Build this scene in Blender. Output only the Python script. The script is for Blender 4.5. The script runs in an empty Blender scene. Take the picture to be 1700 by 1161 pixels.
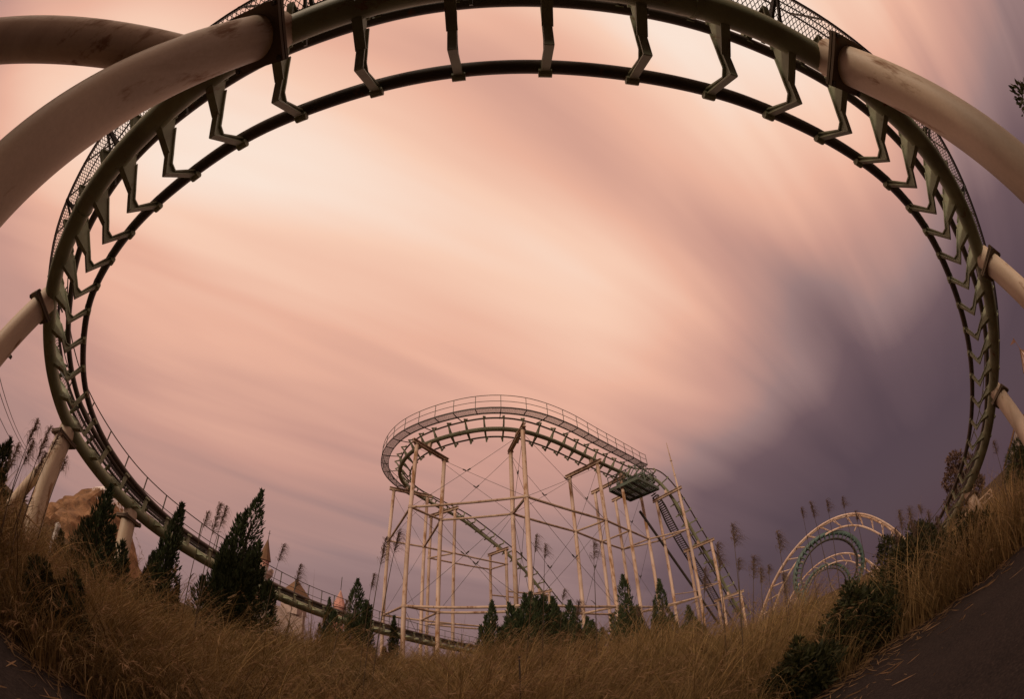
import bpy, math, random
import numpy as np
from mathutils import Vector, Matrix

random.seed(7)
rng = np.random.default_rng(11)
scene = bpy.context.scene
COL = scene.collection
R = math.radians

# ------------------------------------------------------------------ camera
CAM = Vector((0.0, 0.0, 1.6))
TILT, ROLL = R(44.0), R(-2.5)
cd = bpy.data.cameras.new('camera')
cam = bpy.data.objects.new('camera', cd)
COL.objects.link(cam)
scene.camera = cam
ct, st, cr, sr = math.cos(TILT), math.sin(TILT), math.cos(ROLL), math.sin(ROLL)
cam.matrix_world = Matrix(((cr, -sr, 0.0, CAM.x), (-sr * st, -cr * st, -ct, CAM.y), (sr * ct, cr * ct, -st, CAM.z), (0, 0, 0, 1)))
scene.render.engine = 'CYCLES'
cd.type = 'PANO'
for holder in (cd, getattr(cd, 'cycles', None)):
    try:
        holder.panorama_type = 'FISHEYE_EQUISOLID'
        holder.fisheye_lens = 14.4
        holder.fisheye_fov = R(230)
    except Exception:
        pass
cd.sensor_width = 36.0
cd.clip_start = 0.05
cd.clip_end = 6000.0
scene.view_settings.view_transform = 'Standard'
scene.view_settings.look = 'None'
scene.view_settings.exposure = 0.0
scene.view_settings.gamma = 1.0

# ------------------------------------------------------------------ node helpers
def lin(r, g, b):
    def f(c):
        c /= 255.0
        return c / 12.92 if c <= 0.04045 else ((c + 0.055) / 1.055) ** 2.4
    return (f(r), f(g), f(b), 1.0)

class NT:
    def __init__(self, tree):
        self.t = tree; tree.nodes.clear()
    def n(self, kind, **kw):
        nd = self.t.nodes.new(kind)
        for k, v in kw.items():
            if k == 'ins':
                for i, val in v.items():
                    if isinstance(val, bpy.types.NodeSocket): self.t.links.new(val, nd.inputs[i])
                    else: nd.inputs[i].default_value = val
            else: setattr(nd, k, v)
        return nd
    def math(self, op, a, b=None, c=None, clamp=False):
        nd = self.t.nodes.new('ShaderNodeMath'); nd.operation = op; nd.use_clamp = clamp
        for i, v in enumerate((a, b, c)):
            if v is None: continue
            if isinstance(v, bpy.types.NodeSocket): self.t.links.new(v, nd.inputs[i])
            else: nd.inputs[i].default_value = v
        return nd.outputs[0]
    def ramp(self, fac, stops, interp='LINEAR'):
        nd = self.t.nodes.new('ShaderNodeValToRGB'); e = nd.color_ramp.elements; nd.color_ramp.interpolation = interp
        while len(e) < len(stops): e.new(0.5)
        for el, (p, c) in zip(e, stops):
            el.position = p; el.color = c if len(c) == 4 else (*c, 1.0)
        self.t.links.new(fac, nd.inputs[0])
        return nd.outputs[0]
    def mix(self, fac, a, b, blend='MIX'):
        nd = self.t.nodes.new('ShaderNodeMix'); nd.data_type = 'RGBA'; nd.blend_type = blend
        for i, v in ((0, fac), (6, a), (7, b)):
            if isinstance(v, bpy.types.NodeSocket): self.t.links.new(v, nd.inputs[i])
            else: nd.inputs[i].default_value = v
        return nd.outputs[2]
    def link(self, a, b): self.t.links.new(a, b)

# ------------------------------------------------------------------ sky and sun
SUN_AZ, SUN_EL = R(-160.0), R(22.0)      # azimuth from +Y towards +X: low sun behind the viewer's left shoulder
world = bpy.data.worlds.new('World'); scene.world = world; world.use_nodes = True
W = NT(world.node_tree)
tc = W.n('ShaderNodeTexCoord')
sep = W.n('ShaderNodeSeparateXYZ', ins={0: tc.outputs['Generated']})
X, Y, Z = sep.outputs
zc = W.math('MAXIMUM', Z, 0.0)
den = W.math('ADD', zc, 0.22)
A = R(57.0)                              # the cloud rolls drift towards this bearing
u = W.math('DIVIDE', W.math('ADD', W.math('MULTIPLY', X, math.sin(A)), W.math('MULTIPLY', Y, math.cos(A))), den)
v = W.math('DIVIDE', W.math('SUBTRACT', W.math('MULTIPLY', X, math.cos(A)), W.math('MULTIPLY', Y, math.sin(A))), den)
def streak(su, sv, off, scale, detail, rough, warp):
    c = W.n('ShaderNodeCombineXYZ', ins={0: W.math('MULTIPLY', u, su), 1: W.math('MULTIPLY', v, sv), 2: off})
    return W.n('ShaderNodeTexNoise', ins={'Vector': c.outputs[0], 'Scale': scale, 'Detail': detail, 'Roughness': rough, 'Distortion': warp}).outputs['Fac']
s1 = streak(0.55, 1.1, 3.3, 1.0, 2.0, 0.45, 0.3)
s2 = streak(0.40, 2.5, 9.1, 1.0, 3.0, 0.5, 0.5)
s3 = streak(0.9, 5.5, 5.7, 1.0, 3.0, 0.55, 0.4)
vw = W.math('ADD', W.math('MULTIPLY_ADD', W.math('SUBTRACT', s1, 0.5), 0.42, v), W.math('MULTIPLY', W.math('SUBTRACT', s2, 0.5), 0.16))
def g(x): return (x, x, x)
# brightness of the parallel cloud rolls across the drift direction
roll = W.ramp(W.n('ShaderNodeMapRange', ins={0: vw, 1: -2.2, 2: 2.2, 3: 0.0, 4: 1.0}).outputs[0],
              [((q + 2.2) / 4.4, g(k)) for q, k in ((-2.2, 0.52), (-1.65, 0.62), (-1.3, 0.47), (-1.05, 0.60), (-0.84, 0.58), (-0.6, 0.76), (-0.38, 0.91), (-0.20, 0.81), (-0.06, 0.46), (0.08, 0.76), (0.22, 0.97), (0.45, 0.97), (0.7, 0.80), (0.95, 0.68), (1.3, 0.52), (2.2, 0.60))], 'B_SPLINE')
low = W.ramp(Z, [(0.0, g(0.27)), (0.12, g(0.31)), (0.30, g(0.385)), (0.5, g(0.54)), (0.7, g(0.74)), (1.0, g(0.80))], 'EASE')
wr = W.ramp(Z, [(0.0, g(0.0)), (0.25, g(0.10)), (0.55, g(0.62)), (0.8, g(0.9)), (1.0, g(0.92))], 'EASE')
t = W.math('ADD', W.math('MULTIPLY', roll, wr), W.math('MULTIPLY', low, W.math('SUBTRACT', 1.0, wr)))
def toward(az, el, lo, hi):
    d = (math.sin(R(az)) * math.cos(R(el)), math.cos(R(az)) * math.cos(R(el)), math.sin(R(el)))
    dp = W.n('ShaderNodeVectorMath', operation='DOT_PRODUCT', ins={0: tc.outputs['Generated'], 1: d}).outputs['Value']
    return W.n('ShaderNodeMapRange', interpolation_type='SMOOTHSTEP', ins={0: dp, 1: math.cos(R(lo)), 2: math.cos(R(hi)), 3: 0.0, 4: 1.0}).outputs[0]
bank = toward(65, 2, 62, 4)            # the dark cloud bank in the east
pale = toward(-88, 24, 68, 10)         # paler cloud towards the west
t = W.math('MULTIPLY_ADD', bank, -0.38, t)
t = W.math('MULTIPLY_ADD', pale, 0.13, t)
amp = W.ramp(Z, [(0.0, g(0.04)), (0.3, g(0.22)), (0.7, g(0.5)), (1.0, g(0.5))])
t = W.math('MULTIPLY_ADD', W.math('SUBTRACT', s2, 0.5), W.math('MULTIPLY', amp, 1.15), t)
t = W.math('MULTIPLY_ADD', W.math('SUBTRACT', s3, 0.5), W.math('MULTIPLY', amp, 0.22), t, True)
cloud = W.ramp(t, [(0.0, lin(86, 67, 74)), (0.2, lin(112, 88, 92)), (0.38, lin(157, 126, 123)), (0.55, lin(206, 155, 140)), (0.7, lin(238, 182, 158)), (0.85, lin(252, 208, 183)), (1.0, lin(255, 231, 214))])
skyt = W.n('ShaderNodeTexSky', sky_type='NISHITA')
skyt.sun_disc = False; skyt.sun_elevation = SUN_EL; skyt.sun_rotation = SUN_AZ; skyt.dust_density = 3.0
bg1 = W.n('ShaderNodeBackground', ins={0: cloud, 1: 1.0})
bg2 = W.n('ShaderNodeBackground', ins={0: skyt.outputs[0], 1: 0.05})
mixs = W.n('ShaderNodeMixShader', ins={0: 0.04, 1: bg1.outputs[0], 2: bg2.outputs[0]})
wo = W.n('ShaderNodeOutputWorld', ins={0: mixs.outputs[0]})

sl = bpy.data.lights.new('sun', 'SUN'); sl.energy = 1.5; sl.angle = R(10); sl.color = (1.0, 0.80, 0.62)
sun = bpy.data.objects.new('sun', sl); COL.objects.link(sun)
sd = Vector((math.sin(SUN_AZ) * math.cos(SUN_EL), math.cos(SUN_AZ) * math.cos(SUN_EL), math.sin(SUN_EL)))
sun.rotation_euler = sd.to_track_quat('Z', 'Y').to_euler()
sun.location = (-20, -20, 30)

# ------------------------------------------------------------------ materials
MATS = {}
def paint(name, base, worn, rust, rust_amt=0.5, rough=0.55, scale=3.0, streaks=True, metal=0.0, bump=0.15, spec=0.35, stain=0.35):
    m = bpy.data.materials.new(name); m.use_nodes = True
    T = NT(m.node_tree)
    geo = T.n('ShaderNodeNewGeometry')
    mp = T.n('ShaderNodeMapping', ins={0: geo.outputs['Position'], 3: (1, 1, 0.28) if streaks else (1, 1, 1)})
    n1 = T.n('ShaderNodeTexNoise', ins={'Vector': geo.outputs['Position'], 'Scale': scale * 0.35, 'Detail': 4.0}).outputs['Fac']
    n2 = T.n('ShaderNodeTexNoise', ins={'Vector': mp.outputs[0], 'Scale': scale * 2.2, 'Detail': 6.0, 'Roughness': 0.65}).outputs['Fac']
    n3 = T.n('ShaderNodeTexNoise', ins={'Vector': geo.outputs['Position'], 'Scale': scale * 14, 'Detail': 3.0}).outputs['Fac']
    c = T.mix(T.ramp(n1, [(0.35, (0, 0, 0)), (0.65, (1, 1, 1))]), base, worn)
    n4 = T.n('ShaderNodeTexNoise', ins={'Vector': mp.outputs[0], 'Scale': scale * 0.75, 'Detail': 5.0, 'Roughness': 0.6, 'Distortion': 0.8}).outputs['Fac']
    c = T.mix(T.math('MULTIPLY', T.ramp(n4, [(0.46, (0, 0, 0)), (0.72, (1, 1, 1))]), stain), c, tuple(0.5 * a + 0.5 * b for a, b in zip(rust, worn)))
    n5 = T.n('ShaderNodeTexNoise', ins={'Vector': mp.outputs[0], 'Scale': scale * 0.4, 'Detail': 3.0, 'Distortion': 0.5}).outputs['Fac']
    c = T.mix(T.math('MULTIPLY', T.ramp(n5, [(0.5, (0, 0, 0)), (0.75, (1, 1, 1))]), stain * 0.8), c, (0.09, 0.07, 0.05, 1))
    lo = 0.72 - 0.22 * rust_amt
    k = T.math('ADD', T.math('MULTIPLY', n1, 0.35), T.math('MULTIPLY', n2, 0.65))
    rf = T.ramp(k, [(lo, (0, 0, 0)), (lo + 0.07, (1, 1, 1))])
    c = T.mix(T.math('MULTIPLY', rf, 0.85), c, rust)
    c = T.mix(T.math('MULTIPLY', n3, 0.18), c, (0.03, 0.025, 0.02, 1))
    b = T.n('ShaderNodeBump', ins={'Strength': bump, 'Distance': 0.01, 'Height': T.math('ADD', n3, T.math('MULTIPLY', rf, 0.6))})
    rr = T.math('MULTIPLY_ADD', rf, 0.25, rough, True)
    p = T.n('ShaderNodeBsdfPrincipled', ins={'Base Color': c, 'Roughness': rr, 'Metallic': metal, 'Normal': b.outputs[0], 'Specular IOR Level': spec})
    T.n('ShaderNodeOutputMaterial', ins={0: p.outputs[0]})
    MATS[name] = m
    return m
RUST = (0.16, 0.065, 0.022, 1)
paint('green_track_paint', (0.27, 0.285, 0.17, 1), (0.21, 0.225, 0.13, 1), RUST, 0.6, stain=0.5)
paint('pale_green_paint', (0.31, 0.33, 0.21, 1), (0.25, 0.27, 0.17, 1), RUST, 0.65, stain=0.5)
paint('platform_green', (0.12, 0.16, 0.12, 1), (0.09, 0.12, 0.09, 1), RUST, 0.6)
paint('rail_steel', (0.075, 0.055, 0.038, 1), (0.05, 0.04, 0.03, 1), (0.15, 0.06, 0.022, 1), 0.55, 0.5)
paint('cream_paint', (0.66, 0.53, 0.39, 1), (0.58, 0.45, 0.31, 1), (0.20, 0.085, 0.03, 1), 0.66, 0.55, 1.7, stain=0.75)
paint('white_column_paint', (0.70, 0.53, 0.41, 1), (0.62, 0.43, 0.30, 1), (0.27, 0.12, 0.032, 1), 0.85, 0.6, 2.0, stain=0.6)
paint('white_brace_paint', (0.58, 0.43, 0.31, 1), (0.42, 0.29, 0.2, 1), (0.18, 0.075, 0.028, 1), 0.75, 0.6, 3.0)
paint('dark_steel', (0.045, 0.042, 0.036, 1), (0.06, 0.05, 0.04, 1), (0.10, 0.045, 0.02, 1), 0.4, 0.5)
paint('walkway_steel', (0.13, 0.12, 0.09, 1), (0.10, 0.09, 0.07, 1), (0.12, 0.055, 0.025, 1), 0.45, 0.55)
paint('rusty_flange', (0.11, 0.075, 0.045, 1), (0.14, 0.10, 0.06, 1), (0.16, 0.07, 0.025, 1), 0.6, 0.6)
paint('teal_paint', (0.085, 0.145, 0.125, 1), (0.07, 0.12, 0.10, 1), RUST, 0.4, 0.5)
paint('pink_plaster', (0.56, 0.27, 0.21, 1), (0.50, 0.32, 0.25, 1), (0.30, 0.16, 0.11, 1), 0.4, 0.8, 1.0)
paint('pale_plaster', (0.50, 0.38, 0.32, 1), (0.42, 0.32, 0.27, 1), (0.25, 0.16, 0.11, 1), 0.4, 0.8, 1.0)
paint('brown_roof', (0.20, 0.105, 0.05, 1), (0.15, 0.08, 0.04, 1), (0.08, 0.05, 0.03, 1), 0.5, 0.8, 2.0)
paint('dark_window', (0.02, 0.02, 0.022, 1), (0.025, 0.022, 0.022, 1), (0.03, 0.03, 0.03, 1), 0.1, 0.25, 2.0)
paint('bark', (0.075, 0.05, 0.033, 1), (0.06, 0.04, 0.028, 1), (0.04, 0.03, 0.02, 1), 0.5, 0.9, 6.0)
paint('dark_wood', (0.05, 0.035, 0.025, 1), (0.07, 0.05, 0.03, 1), (0.03, 0.02, 0.015, 1), 0.5, 0.85, 6.0)
paint('white_pole', (0.7, 0.66, 0.6, 1), (0.6, 0.55, 0.5, 1), (0.3, 0.2, 0.12, 1), 0.3, 0.5, 2.0)
paint('bamboo', (0.42, 0.28, 0.12, 1), (0.34, 0.22, 0.1, 1), (0.12, 0.08, 0.04, 1), 0.4, 0.6, 5.0)
paint('flag_red', (0.25, 0.12, 0.08, 1), (0.2, 0.1, 0.07, 1), (0.1, 0.06, 0.04, 1), 0.4, 0.8, 4.0)

def rock_mat():
    m = bpy.data.materials.new('painted_rock'); m.use_nodes = True; T = NT(m.node_tree)
    geo = T.n('ShaderNodeNewGeometry'); sp = T.n('ShaderNodeSeparateXYZ', ins={0: geo.outputs['Position']})
    n1 = T.n('ShaderNodeTexNoise', ins={'Vector': geo.outputs['Position'], 'Scale': 0.5, 'Detail': 8.0, 'Roughness': 0.7}).outputs['Fac']
    c = T.ramp(n1, [(0.3, (0.07, 0.035, 0.016)), (0.5, (0.22, 0.115, 0.05)), (0.7, (0.34, 0.19, 0.09))])
    snow = T.ramp(T.math('ADD', T.math('MULTIPLY', sp.outputs[2], 0.09), T.math('MULTIPLY', n1, 1.1)), [(0.0, (0, 0, 0)), (1.0, (1, 1, 1))])
    sf = T.n('ShaderNodeMapRange', ins={0: T.math('ADD', T.math('MULTIPLY', sp.outputs[2], 0.09), T.math('MULTIPLY', n1, 1.1)), 1: 1.42, 2: 1.5, 3: 0.0, 4: 1.0}).outputs[0]
    c = T.mix(sf, c, (0.72, 0.66, 0.62, 1))
    b = T.n('ShaderNodeBump', ins={'Strength': 0.8, 'Distance': 0.4, 'Height': n1})
    p = T.n('ShaderNodeBsdfPrincipled', ins={'Base Color': c, 'Roughness': 0.9, 'Normal': b.outputs[0]})
    T.n('ShaderNodeOutputMaterial', ins={0: p.outputs[0]}); MATS['painted_rock'] = m
rock_mat()

def veg_mat(name, c1, c2, rough=0.7, transl=0.25, attr=True):
    m = bpy.data.materials.new(name); m.use_nodes = True; T = NT(m.node_tree)
    if attr:
        f = T.n('ShaderNodeAttribute', attribute_name='tint').outputs['Fac']
    else:
        f = T.n('ShaderNodeTexNoise', ins={'Scale': 6.0}).outputs['Fac']
    c = T.mix(f, c1, c2)
    p = T.n('ShaderNodeBsdfPrincipled', ins={'Base Color': c, 'Roughness': rough, 'Specular IOR Level': 0.2})
    tr = T.n('ShaderNodeBsdfTranslucent', ins={0: c})
    mx = T.n('ShaderNodeMixShader', ins={0: transl, 1: p.outputs[0], 2: tr.outputs[0]})
    T.n('ShaderNodeOutputMaterial', ins={0: mx.outputs[0]}); MATS[name] = m
veg_mat('grass_blades', (0.045, 0.030, 0.012, 1), (0.42, 0.285, 0.115, 1), 0.6, 0.2)
veg_mat('seed_heads', (0.20, 0.125, 0.06, 1), (0.36, 0.24, 0.13, 1), 0.8, 0.3)
veg_mat('juniper_leaves', (0.022, 0.032, 0.014, 1), (0.06, 0.078, 0.030, 1), 0.7, 0.1)
veg_mat('bush_leaves', (0.03, 0.036, 0.014, 1), (0.085, 0.085, 0.03, 1), 0.6, 0.2)
veg_mat('shrub_leaves', (0.018, 0.022, 0.009, 1), (0.055, 0.058, 0.02, 1), 0.65, 0.15)
veg_mat('dry_leaves', (0.09, 0.055, 0.04, 1), (0.16, 0.10, 0.07, 1), 0.7, 0.2)
veg_mat('pine_needles', (0.03, 0.042, 0.016, 1), (0.09, 0.10, 0.035, 1), 0.6, 0.15)
veg_mat('reed_plume', (0.13, 0.088, 0.065, 1), (0.27, 0.19, 0.135, 1), 0.8, 0.4)
veg_mat('reed_stem', (0.10, 0.07, 0.04, 1), (0.16, 0.11, 0.06, 1), 0.7, 0.1)

def ground_mat():
    m = bpy.data.materials.new('soil'); m.use_nodes = True; T = NT(m.node_tree)
    geo = T.n('ShaderNodeNewGeometry')
    n1 = T.n('ShaderNodeTexNoise', ins={'Vector': geo.outputs['Position'], 'Scale': 1.3, 'Detail': 8.0, 'Roughness': 0.7}).outputs['Fac']
    n2 = T.n('ShaderNodeTexNoise', ins={'Vector': geo.outputs['Position'], 'Scale': 22.0, 'Detail': 5.0}).outputs['Fac']
    c = T.ramp(n1, [(0.3, (0.03, 0.02, 0.011)), (0.6, (0.065, 0.042, 0.02)), (0.8, (0.05, 0.038, 0.02))])
    b = T.n('ShaderNodeBump', ins={'Strength': 0.7, 'Distance': 0.05, 'Height': n2})
    p = T.n('ShaderNodeBsdfPrincipled', ins={'Base Color': c, 'Roughness': 0.95, 'Normal': b.outputs[0], 'Specular IOR Level': 0.1})
    T.n('ShaderNodeOutputMaterial', ins={0: p.outputs[0]}); MATS['soil'] = m
    m = bpy.data.materials.new('old_asphalt'); m.use_nodes = True; T = NT(m.node_tree)
    geo = T.n('ShaderNodeNewGeometry')
    n1 = T.n('ShaderNodeTexNoise', ins={'Vector': geo.outputs['Position'], 'Scale': 0.9, 'Detail': 6.0}).outputs['Fac']
    n2 = T.n('ShaderNodeTexNoise', ins={'Vector': geo.outputs['Position'], 'Scale': 34.0, 'Detail': 8.0, 'Roughness': 0.75}).outputs['Fac']
    vo = T.n('ShaderNodeTexVoronoi', feature='DISTANCE_TO_EDGE', ins={'Vector': T.n('ShaderNodeVectorMath', operation='ADD', ins={0: geo.outputs['Position'], 1: T.n('ShaderNodeTexNoise', ins={'Vector': geo.outputs['Position'], 'Scale': 2.0}).outputs['Color']}).outputs[0], 'Scale': 0.55})
    crack = T.n('ShaderNodeMapRange', ins={0: vo.outputs[0], 1: 0.0, 2: 0.02, 3: 1.0, 4: 0.0}).outputs[0]
    c = T.ramp(n1, [(0.3, (0.014, 0.011, 0.010)), (0.7, (0.028, 0.021, 0.018))])
    c = T.mix(T.ramp(n2, [(0.45, (0, 0, 0)), (0.7, (1, 1, 1))]), c, (0.055, 0.042, 0.035, 1))
    c = T.mix(T.math('MULTIPLY', crack, 0.15), c, (0.012, 0.01, 0.008, 1))
    b = T.n('ShaderNodeBump', ins={'Strength': 0.6, 'Distance': 0.02, 'Height': n2})
    p = T.n('ShaderNodeBsdfPrincipled', ins={'Base Color': c, 'Roughness': 0.85, 'Normal': b.outputs[0], 'Specular IOR Level': 0.2})
    T.n('ShaderNodeOutputMaterial', ins={0: p.outputs[0]}); MATS['old_asphalt'] = m
ground_mat()

# ------------------------------------------------------------------ mesh helpers
ORG = {}
class MB:
    def __init__(self): self.v = []; self.f = []
    def add(self, vs, fs):
        b = len(self.v); self.v.extend([tuple(p) for p in vs]); self.f.extend([tuple(i + b for i in q) for q in fs])
    def box(self, c, ax, ay, az, hx, hy, hz):
        c, ax, ay, az = Vector(c), Vector(ax), Vector(ay), Vector(az)
        vs = [c + ax * (hx * i) + ay * (hy * j) + az * (hz * k) for i in (-1, 1) for j in (-1, 1) for k in (-1, 1)]
        self.add(vs, [(0, 1, 3, 2), (4, 6, 7, 5), (0, 4, 5, 1), (2, 3, 7, 6), (0, 2, 6, 4), (1, 5, 7, 3)])
    def bar(self, a, b, w, h, up=(0, 0, 1)):
        a, b = Vector(a), Vector(b); d = b - a; L = d.length
        if L < 1e-6: return
        d /= L; up = Vector(up)
        s = d.cross(up)
        if s.length < 1e-4: s = d.cross(Vector((1, 0, 0)))
        s.normalize(); t = s.cross(d)
        self.box((a + b) / 2, d, s, t, L / 2, w / 2, h / 2)
    def ibeam(self, a, b, w, h, th=0.02):
        a, b = Vector(a), Vector(b)
        self.bar(a + Vector((0, 0, h / 2 - th / 2)), b + Vector((0, 0, h / 2 - th / 2)), w, th)
        self.bar(a - Vector((0, 0, h / 2 - th / 2)), b - Vector((0, 0, h / 2 - th / 2)), w, th)
        self.bar(a, b, th, h - 2 * th)
    def tube(self, pts, r, n=8, cap=True):
        pts = [Vector(p) for p in pts]; k = len(pts)
        rs = r if hasattr(r, '__len__') else [r] * k
        prev = None; vs = []
        for i, p in enumerate(pts):
            d = (pts[min(i + 1, k - 1)] - pts[max(i - 1, 0)]); d.normalize()
            if prev is None:
                s = d.cross(Vector((0, 0, 1)))
                if s.length < 1e-3: s = d.cross(Vector((1, 0, 0)))
            else:
                s = prev - d * prev.dot(d)
            s.normalize(); prev = s; t = d.cross(s)
            for j in range(n):
                a = 2 * math.pi * j / n
                vs.append(p + s * (rs[i] * math.cos(a)) + t * (rs[i] * math.sin(a)))
        fs = [(i * n + j, i * n + (j + 1) % n, (i + 1) * n + (j + 1) % n, (i + 1) * n + j) for i in range(k - 1) for j in range(n)]
        if cap: fs += [tuple(range(n - 1, -1, -1)), tuple((k - 1) * n + j for j in range(n))]
        self.add(vs, fs)
    def plate(self, poly, o, eu, ev, ew, th):
        o, eu, ev, ew = Vector(o), Vector(eu), Vector(ev), Vector(ew); n = len(poly)
        vs = [o + eu * p + ev * q + ew * (s * th / 2) for s in (-1, 1) for p, q in poly]
        fs = [tuple(range(n - 1, -1, -1)), tuple(range(n, 2 * n))] + [(i, (i + 1) % n, n + (i + 1) % n, n + i) for i in range(n)]
        self.add(vs, fs)
    def mesh(self, name, origin=(0, 0, 0), smooth=None):
        o = Vector(origin)
        me = bpy.data.meshes.new(name)
        me.from_pydata([(p[0] - o.x, p[1] - o.y, p[2] - o.z) for p in self.v], [], self.f)
        me.update()
        if smooth is not None:
            me.polygons.foreach_set('use_smooth', [True] * len(me.polygons))
            try: me.set_sharp_from_angle(angle=R(smooth))
            except Exception: pass
        return me

def tag(o, label=None, cat=None, group=None, kind=None):
    if label: o['label'] = label
    if cat: o['category'] = cat
    if group: o['group'] = group
    if kind: o['kind'] = kind
    return o
def empty(name, loc, label, cat, group=None):
    o = bpy.data.objects.new(name, None); COL.objects.link(o); o.location = loc; o.empty_display_size = 0.3
    ORG[o.name] = Vector(loc)
    return tag(o, label, cat, group)
def part(name, mb, mat, parent, smooth=None, kind=None):
    org = ORG[parent.name]
    me = mb.mesh(name, org, smooth); me.materials.append(MATS[mat])
    o = bpy.data.objects.new(name, me); COL.objects.link(o); o.parent = parent; ORG[o.name] = org
    if kind: o['kind'] = kind
    return o
def solo(name, mb, mat, loc, smooth=None, **kw):
    me = mb.mesh(name, loc, smooth); me.materials.append(MATS[mat])
    o = bpy.data.objects.new(name, me); COL.objects.link(o); o.location = loc; ORG[o.name] = Vector(loc)
    return tag(o, **kw)
def inst(name, me, parent, M):
    o = bpy.data.objects.new(name, me); COL.objects.link(o); o.parent = parent
    o.matrix_basis = Matrix.Translation(-ORG[parent.name]) @ M; ORG[o.name] = ORG[parent.name]
    return o

def catmull(P, step):
    P = np.array(P, float)
    Q = np.vstack([2 * P[0] - P[1], P, 2 * P[-1] - P[-2]])
    out = []
    for i in range(1, len(Q) - 2):
        p0, p1, p2, p3 = Q[i - 1], Q[i], Q[i + 1], Q[i + 2]
        for t in np.linspace(0, 1, 24, endpoint=False):
            out.append(0.5 * (2 * p1 + (p2 - p0) * t + (2 * p0 - 5 * p1 + 4 * p2 - p3) * t * t + (3 * p1 - p0 - 3 * p2 + p3) * t ** 3))
    out.append(Q[-2]); out = np.array(out)
    for _ in range(60):
        out[1:-1] = 0.25 * out[:-2] + 0.5 * out[1:-1] + 0.25 * out[2:]
    d = np.r_[0, np.cumsum(np.linalg.norm(np.diff(out[:, :3], axis=0), axis=1))]
    n = max(2, int(round(d[-1] / step)) + 1)
    s = np.linspace(0, d[-1], n)
    return np.stack([np.interp(s, d, out[:, k]) for k in range(out.shape[1])], 1)

def smooth01(a, b, x):
    t = np.clip((x - a) / (b - a), 0, 1); return t * t * (3 - 2 * t)
def ground_z(x, y):
    x = np.asarray(x, float); y = np.asarray(y, float); r = np.hypot(x, y)
    z = 0.75 * np.exp(-((x + 1.0) / 9.5) ** 2) * smooth01(4.2, 10.0, y) * (1 - 0.5 * smooth01(14, 26, y))
    z = z - 5.6 * smooth01(6, 44, 0.8 * x + 0.35 * y) * smooth01(3, 12, np.hypot(x, y))
    z = z - 0.35 * smooth01(6, 12, -x)
    z = z + 0.10 * np.sin(0.9 * x + 1.3) * np.sin(0.8 * y) * smooth01(5, 9, r)
    z = z - 0.028 * np.clip(r - 75, 0, 1600)
    return z
def gz(x, y): return float(ground_z(x, y))

# ------------------------------------------------------------------ ground
def build_ground():
    nr, na = 110, 160
    rad = np.r_[0.0, np.geomspace(0.6, 1500, nr)]
    vs = [(0, 0, gz(0, 0))]; fs = []
    for r in rad[1:]:
        for k in range(na):
            a = 2 * math.pi * k / na; x, y = r * math.sin(a), r * math.cos(a)
            vs.append((x, y, gz(x, y)))
    for k in range(na): fs.append((0, 1 + (k + 1) % na, 1 + k))
    for i in range(nr - 1):
        for k in range(na):
            a = 1 + i * na + k; b = 1 + i * na + (k + 1) % na
            fs.append((a, b, b + na, a + na))
    m = MB(); m.v = vs; m.f = fs
    o = solo('ground', m, 'soil', (0, 0, 0), smooth=60)
    o['kind'] = 'structure'; o['label'] = 'brown earth of the overgrown park rising gently ahead'
    # bare asphalt path round the viewpoint
    edge = [(-30, 0.2), (-12, 0.5), (-7, 0.9), (-4.6, 1.2), (-3.7, 2.0), (-2.6, 2.9), (-1.0, 3.5), (0.8, 3.9), (2.4, 4.3), (3.6, 4.5), (4.9, 4.6), (6.0, 4.0), (6.6, 2.6), (7.6, 1.2), (9.5, 0.4), (14, -0.4), (30, -2.0)]
    E2 = catmull([(x, y, 0) for x, y in edge], 0.35)
    m = MB()
    prev = None
    for i, p in enumerate(E2):
        w = random.uniform(-0.07, 0.07)
        yb = -7.0 - 0.1 * abs(p[0]) * 0
        row = [(p[0], p[1] + w + (yb - p[1]) * q, 0) for q in (0, 0.04, 0.12, 0.25, 0.5, 1.0)]
        row = [(x, y, gz(x, y) + 0.006 + 0.004) for x, y, _ in row]
        b = len(m.v); m.v.extend(row)
        if prev is not None:
            for j in range(5): m.f.append((prev + j, prev + j + 1, b + j + 1, b + j))
        prev = b
    o = solo('asphalt_path', m, 'old_asphalt', (0, 0, 0), smooth=60)
    o['kind'] = 'structure'; o['label'] = 'dark worn asphalt path with ragged grass edge'
    return E2
EDGE = build_ground()

# ------------------------------------------------------------------ coaster track
def track_frames(ctrl, step, inner):
    """ctrl rows: x y z bank h ; returns list of (p, t, w, n, h); w = towards the inside of the turn, n = spine -> rails"""
    Q = catmull(ctrl, step); out = []
    for i in range(len(Q)):
        t = Vector(Q[min(i + 1, len(Q) - 1), :3] - Q[max(i - 1, 0), :3]).normalized()
        up = Vector((0, 0, 1)); up = (up - t * up.dot(t)).normalized()
        inn = up.cross(t) * inner
        b = R(Q[i, 3])
        n = up * math.cos(b) + inn * math.sin(b); w = inn * math.cos(b) - up * math.sin(b)
        out.append((Vector(Q[i, :3]), t, w, n, float(Q[i, 4]), inn))
    return out

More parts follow.
